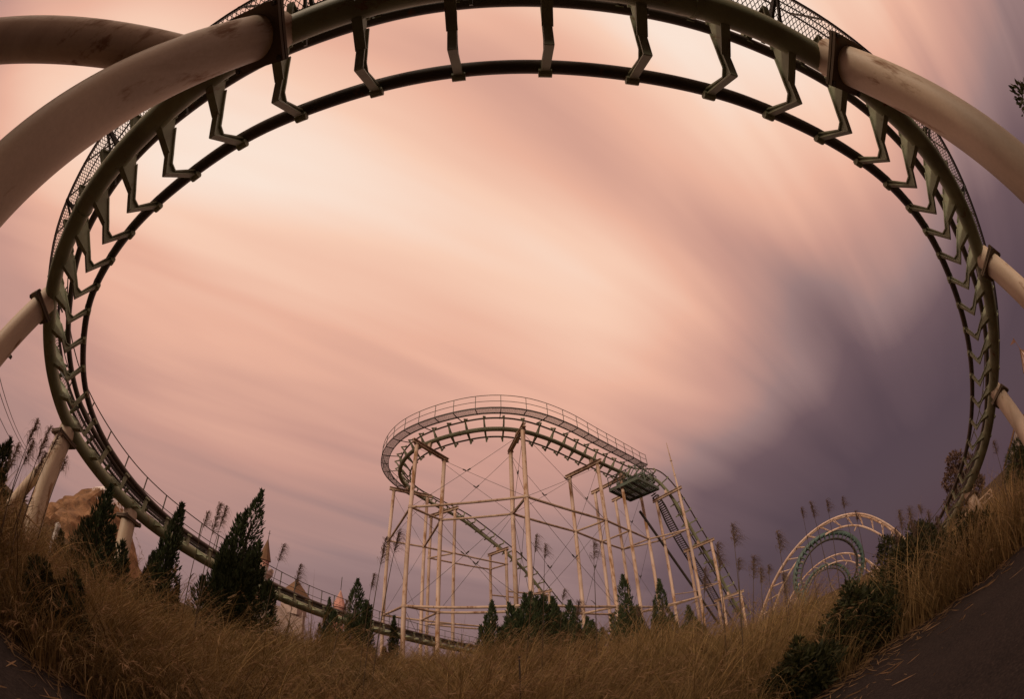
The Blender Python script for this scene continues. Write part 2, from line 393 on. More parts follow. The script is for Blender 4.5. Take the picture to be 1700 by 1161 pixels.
def tie_mesh(name, g, h, mat, fw=0.095):
    """cross tie: wings tapering away from the spine, a neck, then arms bending back up to the rails (x = along track, y = gauge, z = spine to rails)"""
    m = MB(); ky, kz = g / 1.3, h / 0.88
    low = [(0.10, 0.0), (0.56, 0.24), (0.90, 0.20), (0.755, 0.90)]
    top = [(0.68, 0.88), (0.825, 0.38), (0.72, 0.315), (0.56, 0.335), (0.10, 0.37)]
    low = [(y * ky, z * kz) for y, z in low]; top = [(y * ky, z * kz) for y, z in top]
    half = low + top
    for s in (-1, 1):
        poly = [(s * y, z) for y, z in half] + [(0, top[-1][1]), (0, low[0][1])]
        if s < 0: poly = poly[::-1]
        m.plate(poly, (0, 0, 0), (0, 1, 0), (0, 0, 1), (1, 0, 0), 0.026)
        for chain in (low, top):     # flange strips along the edges
            for k in range(len(chain) - 1):
                (y0, z0), (y1, z1) = chain[k], chain[k + 1]
                p, q = Vector((0, s * y0, z0)), Vector((0, s * y1, z1)); d = q - p
                w_ = fw * (1.25 if (chain is low and k == 0) else 1.0)
                m.bar(p, q + d.normalized() * 0.008, w_, 0.022, up=Vector((1, 0, 0)).cross(d))
        y, z = 0.70 * ky, 0.88 * kz
        m.bar((0, s * (y - 0.10), z - 0.05), (0, s * (y + 0.10), z - 0.02), fw * 1.2, 0.05)
        m.tube([(-0.075, s * (y + 0.075), z - 0.02), (0.075, s * (y + 0.075), z - 0.02)], 0.055, 8)
    me = m.mesh(name); me.materials.append(MATS[mat]); return me

def frame_matrix(p, t, w, n, sz=1.0):
    y = n.cross(t)
    s = 1.0 if y.dot(w) > 0 else -1.0
    M = Matrix(((t.x, y.x, n.x * sz, p.x), (t.y, y.y, n.y * sz, p.y), (t.z, y.z, n.z * sz, p.z), (0, 0, 0, 1)))
    return M

def grating_mesh(L, Wd, cell, th, mat):
    m = MB()
    def clip(p, d):
        t0, t1 = -1e9, 1e9
        for a, lo, hi in ((0, -L / 2, L / 2), (1, -Wd / 2, Wd / 2)):
            if abs(d[a]) < 1e-9: continue
            q0, q1 = (lo - p[a]) / d[a], (hi - p[a]) / d[a]
            t0, t1 = max(t0, min(q0, q1)), min(t1, max(q0, q1))
        return (t0, t1) if t1 > t0 else None
    for sgn in (-1, 1):
        d = (math.cos(R(60)), sgn * math.sin(R(60)))
        k = int((L + Wd) / cell) + 2
        for i in range(-k, k):
            p = (i * cell, 0.0); c = clip(p, d)
            if c: m.bar((p[0] + d[0] * c[0], p[1] + d[1] * c[0], 0.004 * sgn), (p[0] + d[0] * c[1], p[1] + d[1] * c[1], 0.004 * sgn), th, 0.006)
    me = m.mesh('grating_panel'); me.materials.append(MATS[mat]); return me

def build_track(name, label, ctrl, inner, D, g, pitch, rail_r, walk=None, base=None, mats=('green_track_paint', 'rail_steel', 'pale_green_paint'), h_ref=0.88, cat='coaster track', seg=0.3):
    root = empty(name, base, label, cat)
    fr = track_frames(ctrl, seg, inner)
    m = MB(); m.tube([f[0] for f in fr], D / 2, 18); sp = part('spine', m, mats[0], root, 40)
    for k in range(int(14 / seg), len(fr) - 4, int(9.0 / seg)):      # welded joint collars on the tube
        m = MB(); m.tube([fr[k][0], fr[k][0] + fr[k][1] * 0.05], D / 2 + 0.015, 18)
        part('spine_joint', m, mats[0], sp, 40)
    for s in (1, -1):
        m = MB(); m.tube([f[0] + f[3] * (f[4] + 0.01) + f[2] * (s * g / 2) for f in fr], rail_r, 12); part('rail', m, mats[1], root, 40)
    tm = tie_mesh('tie', g, h_ref, mats[2])
    every = max(1, int(round(pitch / seg)))
    for i in range(2, len(fr) - 1, every):
        p, t_, w, n, h, inn = fr[i]
        inst('tie', tm, root, frame_matrix(p, t_, w, n, h / h_ref))
    if walk:
        a, b, off, wid, dz, post_every, hh, cell, th = walk   # arc range as fraction, outward offset of the inner edge
        i0, i1 = int(a * (len(fr) - 1)), int(b * (len(fr) - 1))
        def wp(f, o, z): return f[0] - f[5] * o + Vector((0, 0, z + f[4]))
        idx = list(range(i0, i1, post_every))
        L0 = np.mean([(wp(fr[idx[k + 1]], off + wid / 2, dz) - wp(fr[idx[k]], off + wid / 2, dz)).length for k in range(len(idx) - 1)])
        gm = grating_mesh(L0, wid - 0.03, cell, th, 'walkway_steel')
        wk = root
        for k in range(len(idx) - 1):
            c0, c1 = wp(fr[idx[k]], off + wid / 2, dz), wp(fr[idx[k + 1]], off + wid / 2, dz)
            tx = (c1 - c0); Lk = tx.length; tx.normalize(); out = -(fr[idx[k]][5] + fr[idx[k + 1]][5]).normalized()
            out = (out - tx * out.dot(tx)).normalized(); nz = tx.cross(out)
            c = (c0 + c1) / 2; sx = Lk / L0
            M = Matrix(((tx.x * sx, out.x, nz.x, c.x), (tx.y * sx, out.y, nz.y, c.y), (tx.z * sx, out.z, nz.z, c.z), (0, 0, 0, 1)))
            inst('grating_panel', gm, root, M)
        sub = [fr[i] for i in range(i0, i1)]
        for o in (off, off + wid):
            m = MB()
            pts = [wp(f, o, dz) for f in sub]
            for q0, q1 in zip(pts[:-1:2], pts[2::2]): m.bar(q0, q1, 0.035, 0.09)
            part('walkway_stringer', m, 'dark_steel', root)
        for z, r in ((hh, 0.021), (hh * 0.52, 0.016)):
            m = MB(); m.tube([wp(f, off + wid, dz + z) for f in sub[::2]], r, 6); part('handrail', m, 'walkway_steel', root, 60)
        for q, k in enumerate(idx):
            f = fr[k]
            m = MB(); m.bar(wp(f, off + wid, dz - 0.05), wp(f, off + wid, dz + hh), 0.036, 0.036); 
            part('handrail_post', m, 'walkway_steel', root)
            if q % 2 == 0:
                m = MB(); m.bar(wp(f, off + wid, dz - 0.06), f[0] + f[3] * (f[4] - 0.12) - f[2] * (g / 2), 0.05, 0.05)
                m.bar(wp(f, off, dz - 0.06), wp(f, off + wid, dz - 0.06), 0.05, 0.05)
                m.bar(wp(f, off + wid, dz - 0.06), f[0] + f[3] * (f[4] * 0.5) - f[2] * 0.08, 0.04, 0.04)
                part('walkway_bracket', m, 'dark_steel', root)
    return root, fr

LOOP = [[-1.36, 36.97, 1.6, 8, .5], [-3.65, 32.48, 1.95, 8, .5], [-5.9, 28.31, 2.35, 8, .48], [-7.24, 24.76, 2.6, 8, .46], [-8.35, 21.5, 2.79, 9, .44], [-9.2, 18.4, 2.86, 10, .42], [-9.95, 15.01, 3.02, 12, .42], [-10.34, 12.67, 3.08, 12, .44], [-10.53, 10.67, 3.13, 12, .48], [-10.77, 8.9, 3.2, 12, .52], [-10.95, 7.4, 3.34, 12, .58], [-11.1, 5.62, 3.66, 13, .68], [-11.05, 4.36, 3.98, 15, .76], [-10.75, 3.31, 4.38, 22, .83], [-10.1, 2.38, 4.78, 28, .88], [-9.0, 1.4, 5.22, 31, .89], [-7.6, 0.74, 5.48, 33, .89], [-6.15, 0.25, 5.66, 35, .89], [-4.73, -0.09, 5.85, 38, .89], [-3.42, -0.36, 6.02, 41, .89], [-2.25, -0.49, 6.14, 43, .89], [-1.03, -0.59, 6.24, 44, .89], [0.17, -0.62, 6.28, 45, .89], [1.44, -0.59, 6.22, 45, .89], [2.7, -0.55, 6.13, 45, .9], [3.72, -0.45, 6.08, 44, .9], [5.02, -0.29, 5.96, 42, .9], [6.5, -0.02, 5.81, 40, .9], [8.21, 0.51, 5.58, 36, .9], [10.0, 1.36, 5.18, 31, .88], [11.88, 2.67, 4.40, 23, .76], [13.5, 4.13, 3.6, 18, .66], [14.75, 5.75, 2.62, 12, .58], [15.81, 7.27, 1.93, 9, .54], [16.6, 8.88, 1.26, 6, .5], [17.42, 10.44, 0.7, 4, .48], [18.3, 12.36, 0.2, 3, .46], [19.1, 15.39, -0.45, 2, .46], [19.92, 19.24, -0.8, 2, .46], [20.6, 24, -1.0, 0, .46]]
loop_root, LF = build_track('banked_track', 'dark green tubular coaster track arching overhead in a steep banked turn', LOOP, 1, 0.40, 1.3, 1.06, 0.092,
                            walk=(0.02, 0.93, 0.36, 0.54, -0.04, 5, 0.98, 0.08, 0.011), base=(-10.2, 15, 0), seg=0.2)

# ------------------------------------------------------------------ big cream support tubes of the banked turn
def support(a, b, r, label, brace=None, rb=0.17, flange=True):
    a, b = Vector(a), Vector(b)
    d = (b - a).normalized()
    if b.z > a.z - 0.1: raise ValueError
    k = (a.z - gz(b.x, b.y) + 0.25) / (a.z - b.z); foot = a + (b - a) * k
    for _ in range(3):
        k = (a.z - gz(foot.x, foot.y) + 0.25) / (a.z - b.z); foot = a + (b - a) * k
    root = empty('support_column', (foot.x, foot.y, gz(foot.x, foot.y)), label, 'support column', 'cream tube supports of the banked turn')
    m = MB(); m.tube([a + (foot - a) * q for q in np.linspace(0, 1, 14)], r, 24); tb = part('tube', m, 'cream_paint', root, 40)
    if flange:
        c = a + d * 0.30
        s = d.cross(Vector((0, 1, 0.2))).normalized(); t = d.cross(s)
        m = MB(); m.box(c, s, t, d, r * 1.32, r * 1.32, 0.02); m.box(c + d * 0.055, s, t, d, r * 1.32, r * 1.32, 0.02)
        fl = part('flange_plate', m, 'rusty_flange', root)
        for i in (-1, 1):
            for j in (-1, 1):
                m = MB(); p = c + s * (r * 1.15 * i) + t * (r * 1.15 * j); m.tube([p - d * 0.05, p + d * 0.10], 0.03, 6); part('bolt', m, 'dark_steel', fl)
    if brace:
        p0 = a + (foot - a) * brace[0]; e = Vector(brace[1]); e.z = gz(e.x, e.y) - 0.2
        m = MB(); m.tube([p0 + (e - p0) * q for q in np.linspace(0, 1, 12)], rb, 18); part('brace', m, 'cream_paint', root, 40)
    m = MB(); m.box((foot.x, foot.y, gz(foot.x, foot.y) + 0.05), (1, 0, 0), (0, 1, 0), (0, 0, 1), r * 1.9, r * 1.9, 0.16); part('footing', m, 'pale_plaster', root)
    return root
support((-2.42, -0.52, 6.08), (-3.22, -0.50, 2.76), 0.29, 'thick cream support tube with a long side brace beneath the crest of the banked turn', (0.20, (-6.6, -5.4, 0)), 0.22)
support((4.12, -0.47, 6.0), (4.72, -0.52, 3.05), 0.29, 'thick rust-streaked cream tube under the crest, without any side brace')
support((-9.25, 1.55, 5.08), (-9.3, 1.2, 3.3), 0.27, 'cream support tube with short side brace where the turn starts down towards the reeds', (0.33, (-11.6, -0.6, 0)), 0.2)
support((-11.12, 4.5, 3.86), (-10.75, 4.25, 1.2), 0.27, 'cream A-shaped support with slim rear leg beside the reed clump', (0.18, (-12.3, 3.3, 0)), 0.16)
support((-10.95, 7.55, 3.22), (-10.62, 7.4, 1.35), 0.25, 'short cream tube between two round junipers under the low track')
support((10.05, 1.36, 5.05), (9.85, 1.05, 3.4), 0.27, 'cream tube holding the far descending side of the turn, dark ring flange')
support((13.75, 4.35, 3.35), (13.2, 3.85, 1.6), 0.26, 'cream tube beside the brown gable roof under the falling track')
support((16.4, 8.35, 1.42), (15.95, 7.9, 0.1), 0.25, 'short leaning cream tube half buried in tall grass by the pines')
for x, y, lab in ((-9.9, 15.0, 'squat cream post under low track behind the tallest juniper'), (-8.35, 21.5, 'squat cream post under low track beside the pointed spire'), (-5.9, 28.3, 'squat cream post under low track behind the tower legs')):
    f = min(LF, key=lambda q: (q[0].x - x) ** 2 + (q[0].y - y) ** 2)
    p = f[0] - Vector((0, 0, 0.15)); support(p, p + Vector((0.02, 0, -1.0)), 0.14, lab, flange=False)

# ------------------------------------------------------------------ the tall coaster behind: turn, dip and drop
H = 1.6
HM = 0.56
MID = [[22.8, 41.0, -0.6 + H, 0], [21.2, 39.7, 1.5 + H, 0], [19.0, 38.0, 5.4 + H, 0], [16.8, 36.3, 8.8 + H, 0], [15.1, 35.0, 11.8 + H, 0], [14.0, 34.5, 13.9 + H, 0], [12.8, 34.1, 15.3 + H, 6], [11.4, 33.5, 15.2 + H, 20],
       [10.0, 32.2, 14.85 + H, 34], [8.7, 30.8, 14.8 + H, 42], [6.5, 28.6, 14.8 + H, 46], [4.6, 26.7, 14.8 + H, 46], [2.7, 24.8, 14.8 + H, 46], [0.4, 23.2, 14.8 + H, 46], [-1.8, 22.8, 14.8 + H, 46], [-3.9, 23.3, 14.8 + H, 46],
       [-5.8, 24.2, 14.8 + H, 46], [-7.4, 25.4, 14.8 + H, 46], [-8.7, 27.1, 14.8 + H, 46], [-9.6, 29.2, 14.8 + H, 46], [-9.8, 31.3, 14.8 + H, 44], [-9.2, 33.6, 14.8 + H, 36], [-7.8, 35.4, 14.5 + H, 22], [-5.5, 37.2, 13.7 + H, 12],
       [-3.4, 39.0, 12.4 + H, 4], [-0.9, 41.0, 10.6 + H, 0], [0.8, 42.7, 8.9 + H, 0], [2.2, 44.0, 7.0 + H, 0], [4.2, 45.9, 4.4 + H, 0], [6.6, 48.4, 2.4 + H, 0], [9.5, 51.5, 1.6 + H, 0]]
MID = [q + [HM] for q in MID]
mid_root, MF = build_track('elevated_track', 'green coaster track curving high round the top of the rusty trestle', MID, -1, 0.31, 1.3, 1.2, 0.06,
                           walk=None, base=(8.7, 30.8, gz(8.7, 30.8)), seg=0.25, h_ref=HM)
def arc_of(F, x, y): return min(range(len(F)), key=lambda k: (F[k][0].x - x) ** 2 + (F[k][0].y - y) ** 2)

def add_walk(root, F, i0, i1, side, off, wid, dz, hh, every, cell, th):
    sub = F[i0:i1]
    def wp(f, o, z): return f[0] - f[5] * (o * side) + Vector((0, 0, z + f[4]))
    idx = list(range(0, len(sub), every))
    L0 = np.mean([(wp(sub[idx[k + 1]], off + wid / 2, dz) - wp(sub[idx[k]], off + wid / 2, dz)).length for k in range(len(idx) - 1)])
    gm = grating_mesh(L0, wid - 0.03, cell, th, 'walkway_steel')
    for k in range(len(idx) - 1):
        c0, c1 = wp(sub[idx[k]], off + wid / 2, dz), wp(sub[idx[k + 1]], off + wid / 2, dz)
        tx = c1 - c0; Lk = tx.length; tx.normalize(); out = -side * (sub[idx[k]][5] + sub[idx[k + 1]][5]).normalized()
        out = (out - tx * out.dot(tx)).normalized(); nz = tx.cross(out); c = (c0 + c1) / 2; sx = Lk / L0
        inst('grating_panel', gm, root, Matrix(((tx.x * sx, out.x, nz.x, c.x), (tx.y * sx, out.y, nz.y, c.y), (tx.z * sx, out.z, nz.z, c.z), (0, 0, 0, 1))))
    for o in (off, off + wid):
        m = MB(); pts = [wp(f, o, dz) for f in sub]
        for q0, q1 in zip(pts[:-1:2], pts[2::2]): m.bar(q0, q1, 0.04, 0.10)
        part('walkway_stringer', m, 'dark_steel', root)
    for z, r in ((hh, 0.024), (hh * 0.52, 0.02)):
        m = MB(); m.tube([wp(f, off + wid, dz + z) for f in sub[::2]], r, 6); part('handrail', m, 'walkway_steel', root, 60)
    for q, k in enumerate(idx):
        f = sub[k]
        m = MB(); m.bar(wp(f, off + wid, dz - 0.05), wp(f, off + wid, dz + hh), 0.04, 0.04); part('handrail_post', m, 'walkway_steel', root)
        m = MB(); m.bar(wp(f, off, dz - 0.05), wp(f, off + wid, dz - 0.05), 0.05, 0.05)
        if q % 2 == 0: m.bar(wp(f, off + wid * 0.4, dz - 0.06), f[0] + f[3] * (f[4] - 0.12) - f[2] * (0.62 * side), 0.05, 0.05)
        part('walkway_bracket', m, 'dark_steel', root)
add_walk(mid_root, MF, arc_of(MF, 10.2, 32.5), arc_of(MF, -8.4, 34.8), 1, 1.02, 0.62, 0.02, 1.0, 5, 0.06, 0.013)

# trestle under it
tr = empty('steel_trestle', (0, 30, gz(0, 30)), 'tall rusty white tube trestle carrying the high turning coaster track', 'trestle')
COLR = 0.14
def column(root, x, y, z1, z0=None, r=COLR):
    z0 = gz(x, y) - 0.2 if z0 is None else z0
    m = MB(); m.tube([(x, y, z0 + (z1 - z0) * q) for q in np.linspace(0, 1, 6)], r, 12)
    o = part('column', m, 'white_column_paint', root, 40)
    m = MB(); m.tube([(x, y, z1 - 0.04), (x, y, z1)], r + 0.07, 12)
    for z in (11.0, 4.5):
        if z < z1 - 1: m.tube([(x, y, z - 0.09), (x, y, z + 0.09)], r + 0.035, 12)
    part('collar', m, 'white_brace_paint', o, 40, kind='stuff')
    return o
def bent(root, o, i, F, zc=None):
    ox, oy = o; ix, iy = i
    k = arc_of(F, (ox + ix) / 2, (oy + iy) / 2); f = F[k]
    z = f[0].z - 0.72 if zc is None else zc
    column(root, ox, oy, z); column(root, ix, iy, z)
    d = Vector((ix - ox, iy - oy, 0)).normalized()
    a = Vector((ox, oy, z + 0.14)) - d * 0.4; b = Vector((ix, iy, z + 0.14)) + d * 0.4
    m = MB(); m.ibeam(a, b, 0.24, 0.28, 0.035); part('cap_beam', m, 'white_brace_paint', root)
    c = f[0]
    tpar = (Vector((c.x, c.y, 0)) - Vector((a.x, a.y, 0))).dot(d); q = Vector((a.x, a.y, 0)) + d * tpar
    m = MB(); m.bar((q.x, q.y, z + 0.28), (c.x, c.y, c.z - 0.02), 0.26, 0.2, up=d); part('saddle', m, 'white_column_paint', root)
    return (ox, oy, z), (ix, iy, z)
BN = {}
BN['l'] = bent(tr, (0.45, 21.9), (-0.4, 24.7), MF)
BN['i'] = bent(tr, (-6.7, 23.4), (-5.2, 25.7), MF)
BN['b'] = bent(tr, (6.05, 27.4), (4.1, 29.4), MF)
BN['d'] = bent(tr, (8.6, 30.8), (6.7, 33.1), MF)
BN['e'] = bent(tr, (11.2, 34.3), (9.3, 36.6), MF)
BN['g'] = bent(tr, (14.6, 33.3), (13.0, 35.4), MF)
BN['m'] = bent(tr, (-10.6, 31.3), (-7.9, 32.6), MF)
BN['n'] = bent(tr, (-8.3, 36.4), (-5.7, 34.4), MF)
def auto_bent(F, x, y, half=1.35):
    k = arc_of(F, x, y); f = F[k]; s = f[5]; p = f[0]
    return bent(tr, (p.x - s.x * half, p.y - s.y * half), (p.x + s.x * half, p.y + s.y * half), F)
BN['p'] = auto_bent(MF, -2.2, 39.9); BN['q'] = auto_bent(MF, 1.8, 43.6)
BN['r'] = auto_bent(MF, 16.8, 36.3); BN['t'] = auto_bent(MF, 20.3, 39.0)
def braces(pairs, z, r=0.085):
    for a, b in pairs:
        z2 = min(z, a[2] - 0.3, b[2] - 0.3)
        m = MB(); m.tube([(a[0], a[1], z2), (b[0], b[1], z2)], r, 8); part('brace', m, 'white_brace_paint', tr, 40)
O = {k: v[0] for k, v in BN.items()}; I = {k: v[1] for k, v in BN.items()}
ring = [(O['i'], O['l']), (O['l'], O['b']), (O['b'], O['d']), (O['d'], O['e']), (O['e'], O['g']), (I['i'], I['l']), (I['l'], I['b']), (I['b'], I['d']), (I['d'], I['e']), (I['e'], I['g']), (O['m'], O['i']), (I['m'], I['i']), (O['m'], I['m']),
        (I['m'], I['n']), (O['n'], O['p']), (I['n'], I['p']), (O['p'], O['q']), (I['p'], I['q'])] + [(O[k], I[k]) for k in 'libdegnp']
braces(ring, 11.0); braces(ring, 4.5); braces([(O['g'], O['r']), (I['g'], I['r']), (O['r'], I['r']), (O['r'], O['t']), (I['r'], I['t'])], 5.5, 0.05)
def rods(a, b, z0, z1):
    p, q = Vector((a[0], a[1], min(z1, a[2] - 0.2))), Vector((b[0], b[1], min(z1, b[2] - 0.2)))
    p0, q0 = Vector((a[0], a[1], z0)), Vector((b[0], b[1], z0))
    for s, e in ((p, q0), (q, p0)):
        m = MB(); m.tube([s, e], 0.013, 5, False); rd = part('tie_rod', m, 'dark_steel', tr)
        c = s + (e - s) * 0.48; dd = (e - s).normalized()
        m = MB(); m.tube([c - dd * 0.12, c + dd * 0.12], 0.045, 6); part('turnbuckle', m, 'dark_steel', rd)
for a, b in ((O['i'], O['l']), (I['i'], I['l']), (O['l'], O['b']), (I['l'], I['b']), (O['m'], I['m']), (O['l'], I['l']), (O['b'], I['b']), (O['e'], I['e'])):
    rods(a, b, 11.0, 15.4); rods(a, b, 4.5, 10.9)
for a, b in ((O['i'], I['i']), (O['p'], I['p']), (O['g'], I['g'])): rods(a, b, gz(a[0], a[1]) + 0.2, 4.4)
# lightning mast on the outer lift column
m = MB(); x, y, z = O['g']; m.tube([(x, y, z), (x, y, z + 2.6), (x, y, z + 5.2)], [0.10, 0.075, 0.03], 8)
for q in (1.6, 3.2): m.tube([(x, y, z + q - 0.06), (x, y, z + q + 0.06)], 0.12, 8)
solo('lightning_mast', m, 'white_column_paint', (x, y, z), smooth=40, label='thin tapering white mast rising above the lift column', cat='mast')

# service platform at the lift crest
pc = [Vector((7.6, 31.3, 15.0)), Vector((9.6, 29.3, 15.0)), Vector((12.3, 32.2, 15.0)), Vector((10.1, 34.2, 15.0))]
pl = empty('service_platform', (9.7, 31.7, 14.6), 'dark green slatted service platform slung beneath the track at the lift crest', 'platform')
ex = (pc[1] - pc[0]).normalized(); ey = (pc[3] - pc[0]).normalized(); LX = (pc[1] - pc[0]).length; LY = (pc[3] - pc[0]).length
m = MB()
for a, b in ((0, 1), (1, 2), (2, 3), (3, 0)): m.bar(pc[a], pc[b], 0.10, 0.26)
part('edge_frame', m, 'platform_green', pl, kind='stuff')
k = 13
for q in range(k):
    p = pc[0] + ey * (LY * (q + 0.5) / k)
    m = MB(); m.bar(p + Vector((0, 0, 0.1)), p + ex * LX + Vector((0, 0, 0.1)), LY / k * 0.62, 0.04); part('deck_plank', m, 'platform_green', pl)
for q in (0.25, 0.5, 0.75):
    p = pc[0] + ex * (LX * q); m = MB(); m.bar(p - Vector((0, 0, 0.06)), p + ey * LY - Vector((0, 0, 0.06)), 0.08, 0.2); part('joist', m, 'dark_steel', pl)
# upper landing with guard rail and short stair
ul = [Vector((9.6, 33.0, 16.2)), Vector((11.6, 31.2, 16.2)), Vector((13.4, 33.6, 16.2)), Vector((11.5, 35.4, 16.2))]
off = Vector((-0.9, -0.2, 0))
ul = [p + off for p in ul]
m = MB()
for a, b in ((0, 1), (1, 2), (2, 3), (3, 0)): m.bar(ul[a], ul[b], 0.08, 0.2)
part('landing_frame', m, 'platform_green', pl, kind='stuff')
for q in range(8):
    p = ul[0] + (ul[3] - ul[0]) * ((q + 0.5) / 8); m = MB(); m.bar(p, p + (ul[1] - ul[0]), 0.2, 0.04); part('deck_plank', m, 'platform_green', pl)
for a, b in ((1, 2), (2, 3)):
    for q in np.linspace(0, 1, 6):
        p = ul[a] + (ul[b] - ul[a]) * q; m = MB(); m.bar(p, p + Vector((0, 0, 1.05)), 0.04, 0.04); part('guard_post', m, 'platform_green', pl)
    for z in (0.55, 1.05):
        m = MB(); m.tube([ul[a] + Vector((0, 0, z)), ul[b] + Vector((0, 0, z))], 0.025, 6); part('guard_rail', m, 'platform_green', pl)
for a_, b_ in ((0, 1), (1, 2)):      # braced side frames between deck and track
    for q in range(3):
        p, w_ = pc[a_].lerp(pc[b_], q / 3), pc[a_].lerp(pc[b_], (q + 1) / 3); up_ = Vector((0, 0, 1.15))
        m = MB(); m.bar(p + Vector((0, 0, 0.14)), w_ + up_, 0.05, 0.05); part('side_brace', m, 'platform_green', pl)
        m = MB(); m.bar(p + Vector((0, 0, 0.14)), p + up_, 0.06, 0.06); part('side_post', m, 'platform_green', pl)
    m = MB(); m.bar(pc[a_] + Vector((0, 0, 1.18)), pc[b_] + Vector((0, 0, 1.18)), 0.06, 0.06); part('side_rail', m, 'platform_green', pl)
for q in range(4):
    a = pc[q] - Vector((0, 0, 0.1)); b = pc[(q + 2) % 4].lerp(a, 0.5) + Vector((0, 0, 0.9))
    m = MB(); m.bar(a, b, 0.06, 0.06); part('hanger', m, 'platform_green', pl)
# lift stairway along the climbing track
stw = empty('lift_stairway', (20, 40, gz(20, 40)), 'narrow dark open-tread stairway climbing beside the lift track', 'stairway')
i0, i1 = arc_of(MF, 22.4, 40.7), arc_of(MF, 13.4, 34.3)
i0, i1 = min(i0, i1), max(i0, i1)
side = [f[0] + f[5] * (-0.0) for f in MF[i0:i1]]
def stair_pt(f, o): return f[0] + f[5] * o + Vector((0, 0, -0.15))
SS = 1.0
for o in (1.25, 2.05):
    m = MB(); pts = [stair_pt(f, o) for f in MF[i0:i1]]
    for a, b in zip(pts[:-1:3], pts[3::3]): m.bar(a, b, 0.05, 0.2)
    part('stringer', m, 'dark_steel', stw)
m = MB()
for f in MF[i0:i1]:
    a, b = stair_pt(f, 1.27), stair_pt(f, 2.03); m.bar(a, b, 0.2, 0.05)
part('stair_treads', m, 'dark_steel', stw, kind='stuff')
m = MB(); m.tube([stair_pt(f, 2.05) + Vector((0, 0, 0.95)) for f in MF[i0:i1:4]], 0.025, 6); part('handrail', m, 'walkway_steel', stw, 60)
# black conveyor duct under the lift
m = MB(); a = Vector((10.6, 33.6, 13.6)); b = Vector((19.4, 40.6, 1.5)); m.bar(a, b, 0.17, 0.17)
solo('cable_duct', m, 'dark_steel', tuple(a), label='straight black duct slanting down under the lift hill', cat='duct')

# ------------------------------------------------------------------ distant corkscrew with white lattice arches
AX = Vector((0.63, 0.777, 0)).normalized(); RT = Vector((0.777, -0.63, 0)).normalized()
def corkscrew(c, label, seed, phase):
    c = Vector(c)
    root = empty('corkscrew_track', (c.x, c.y, gz(c.x, c.y)), label, 'coaster track', 'distant corkscrew loops')
    rows = []
    for k in range(73):
        a = R(-150 + 300 * k / 72)
        rows.append((c + AX * (-3.5 + 7.0 * k / 72), Vector((0, 0, 1)) * math.cos(a) + RT * math.sin(a)))
    def ringpt(p, d, r, o=0.0): return p + d * r + AX * o
    m = MB(); m.tube([ringpt(p, d, 5.25) for p, d in rows], 0.34, 10); part('spine', m, 'teal_paint', root, 50)
    for o in (-0.65, 0.65):
        m = MB(); m.tube([ringpt(p, d, 4.35, o) for p, d in rows], 0.11, 6); part('rail', m, 'dark_steel', root, 50)
    for p, d in rows[1::2]:
        m = MB()
        for o in (-0.65, 0.65):
            m.bar(ringpt(p, d, 5.2), ringpt(p, d, 5.05, o * 1.35), 0.16, 0.34); m.bar(ringpt(p, d, 5.05, o * 1.35), ringpt(p, d, 4.35, o), 0.14, 0.14)
        part('tie', m, 'teal_paint', root)
    return root
corkscrew((39.9, 44.9, 2.9), 'large teal corkscrew loop framed by the white lattice arch', 1, 0)
corkscrew((58.6, 68.2, -0.2), 'smaller teal corkscrew loop seen through the larger one', 2, 0)
def arch(c, dz, label):
    c = Vector(c)
    root = empty('lattice_arch', (c.x, c.y, gz(c.x, c.y)), label, 'support arch', 'white lattice arches')
    prof = catmull([(-14.2, -6, 0), (-13.2, -2.6, 0), (-11.9, 0.6, 0), (-9.4, 4.6, 0), (-6.0, 7.7, 0), (-2.0, 9.4, 0), (2.0, 9.5, 0), (5.4, 8.1, 0), (8.2, 5.2, 0), (10.4, 1.5, 0), (12.6, -3.4, 0)], 0.7)
    def pt(i, inw, o):
        t = prof[min(i + 1, len(prof) - 1)] - prof[max(i - 1, 0)]; L = math.hypot(t[0], t[1]); n = (t[1] / L, -t[0] / L)
        return c + RT * (prof[i][0] + n[0] * inw) + Vector((0, 0, prof[i][1] + n[1] * inw + dz - c.z)) + AX * o
    n = len(prof)
    for inw, o in ((0, -0.8), (0, 0.8), (1.5, 0)):
        m = MB(); m.tube([pt(i, inw, o) for i in range(n)], 0.155, 7); part('chord', m, 'white_column_paint', root, 50)
    for i in range(1, n - 3, 3):
        m = MB(); m.tube([pt(i, 0, -0.8), pt(i, 0, 0.8)], 0.07, 5); m.tube([pt(i, 0, -0.8), pt(i + 2, 1.5, 0)], 0.07, 5); m.tube([pt(i, 0, 0.8), pt(i + 2, 1.5, 0)], 0.07, 5); m.tube([pt(i, 0, 0.8), pt(i + 3, 0, -0.8)], 0.065, 5)
        part('lacing', m, 'white_column_paint', root, 50)
    for i in (int(n * 0.38), int(n * 0.5), int(n * 0.66)):
        p = pt(i, 1.5, 0); q = c + (p - c).normalized() * 5.4; q.z = max(q.z, c.z - 2)
        m = MB(); m.tube([p, q], 0.09, 6); part('hanger', m, 'white_column_paint', root, 50)
    for e, o in ((4, -6.5), (n - 5, 6.0)):
        p = pt(e, 0, 0); q = p + AX * 4.5 + RT * o * 0.3; q.z = gz(q.x, q.y) - 0.3
        m = MB(); m.tube([p, q], 0.1, 6); part('stay', m, 'white_column_paint', root, 50)
    return root
arch((40.6, 44.2, 2.5), 0.0, 'large white lattice arch over the nearer teal corkscrew loop')
arch((59.4, 67.4, -1.0), -3.4, 'smaller white lattice arch seen inside the larger arch')

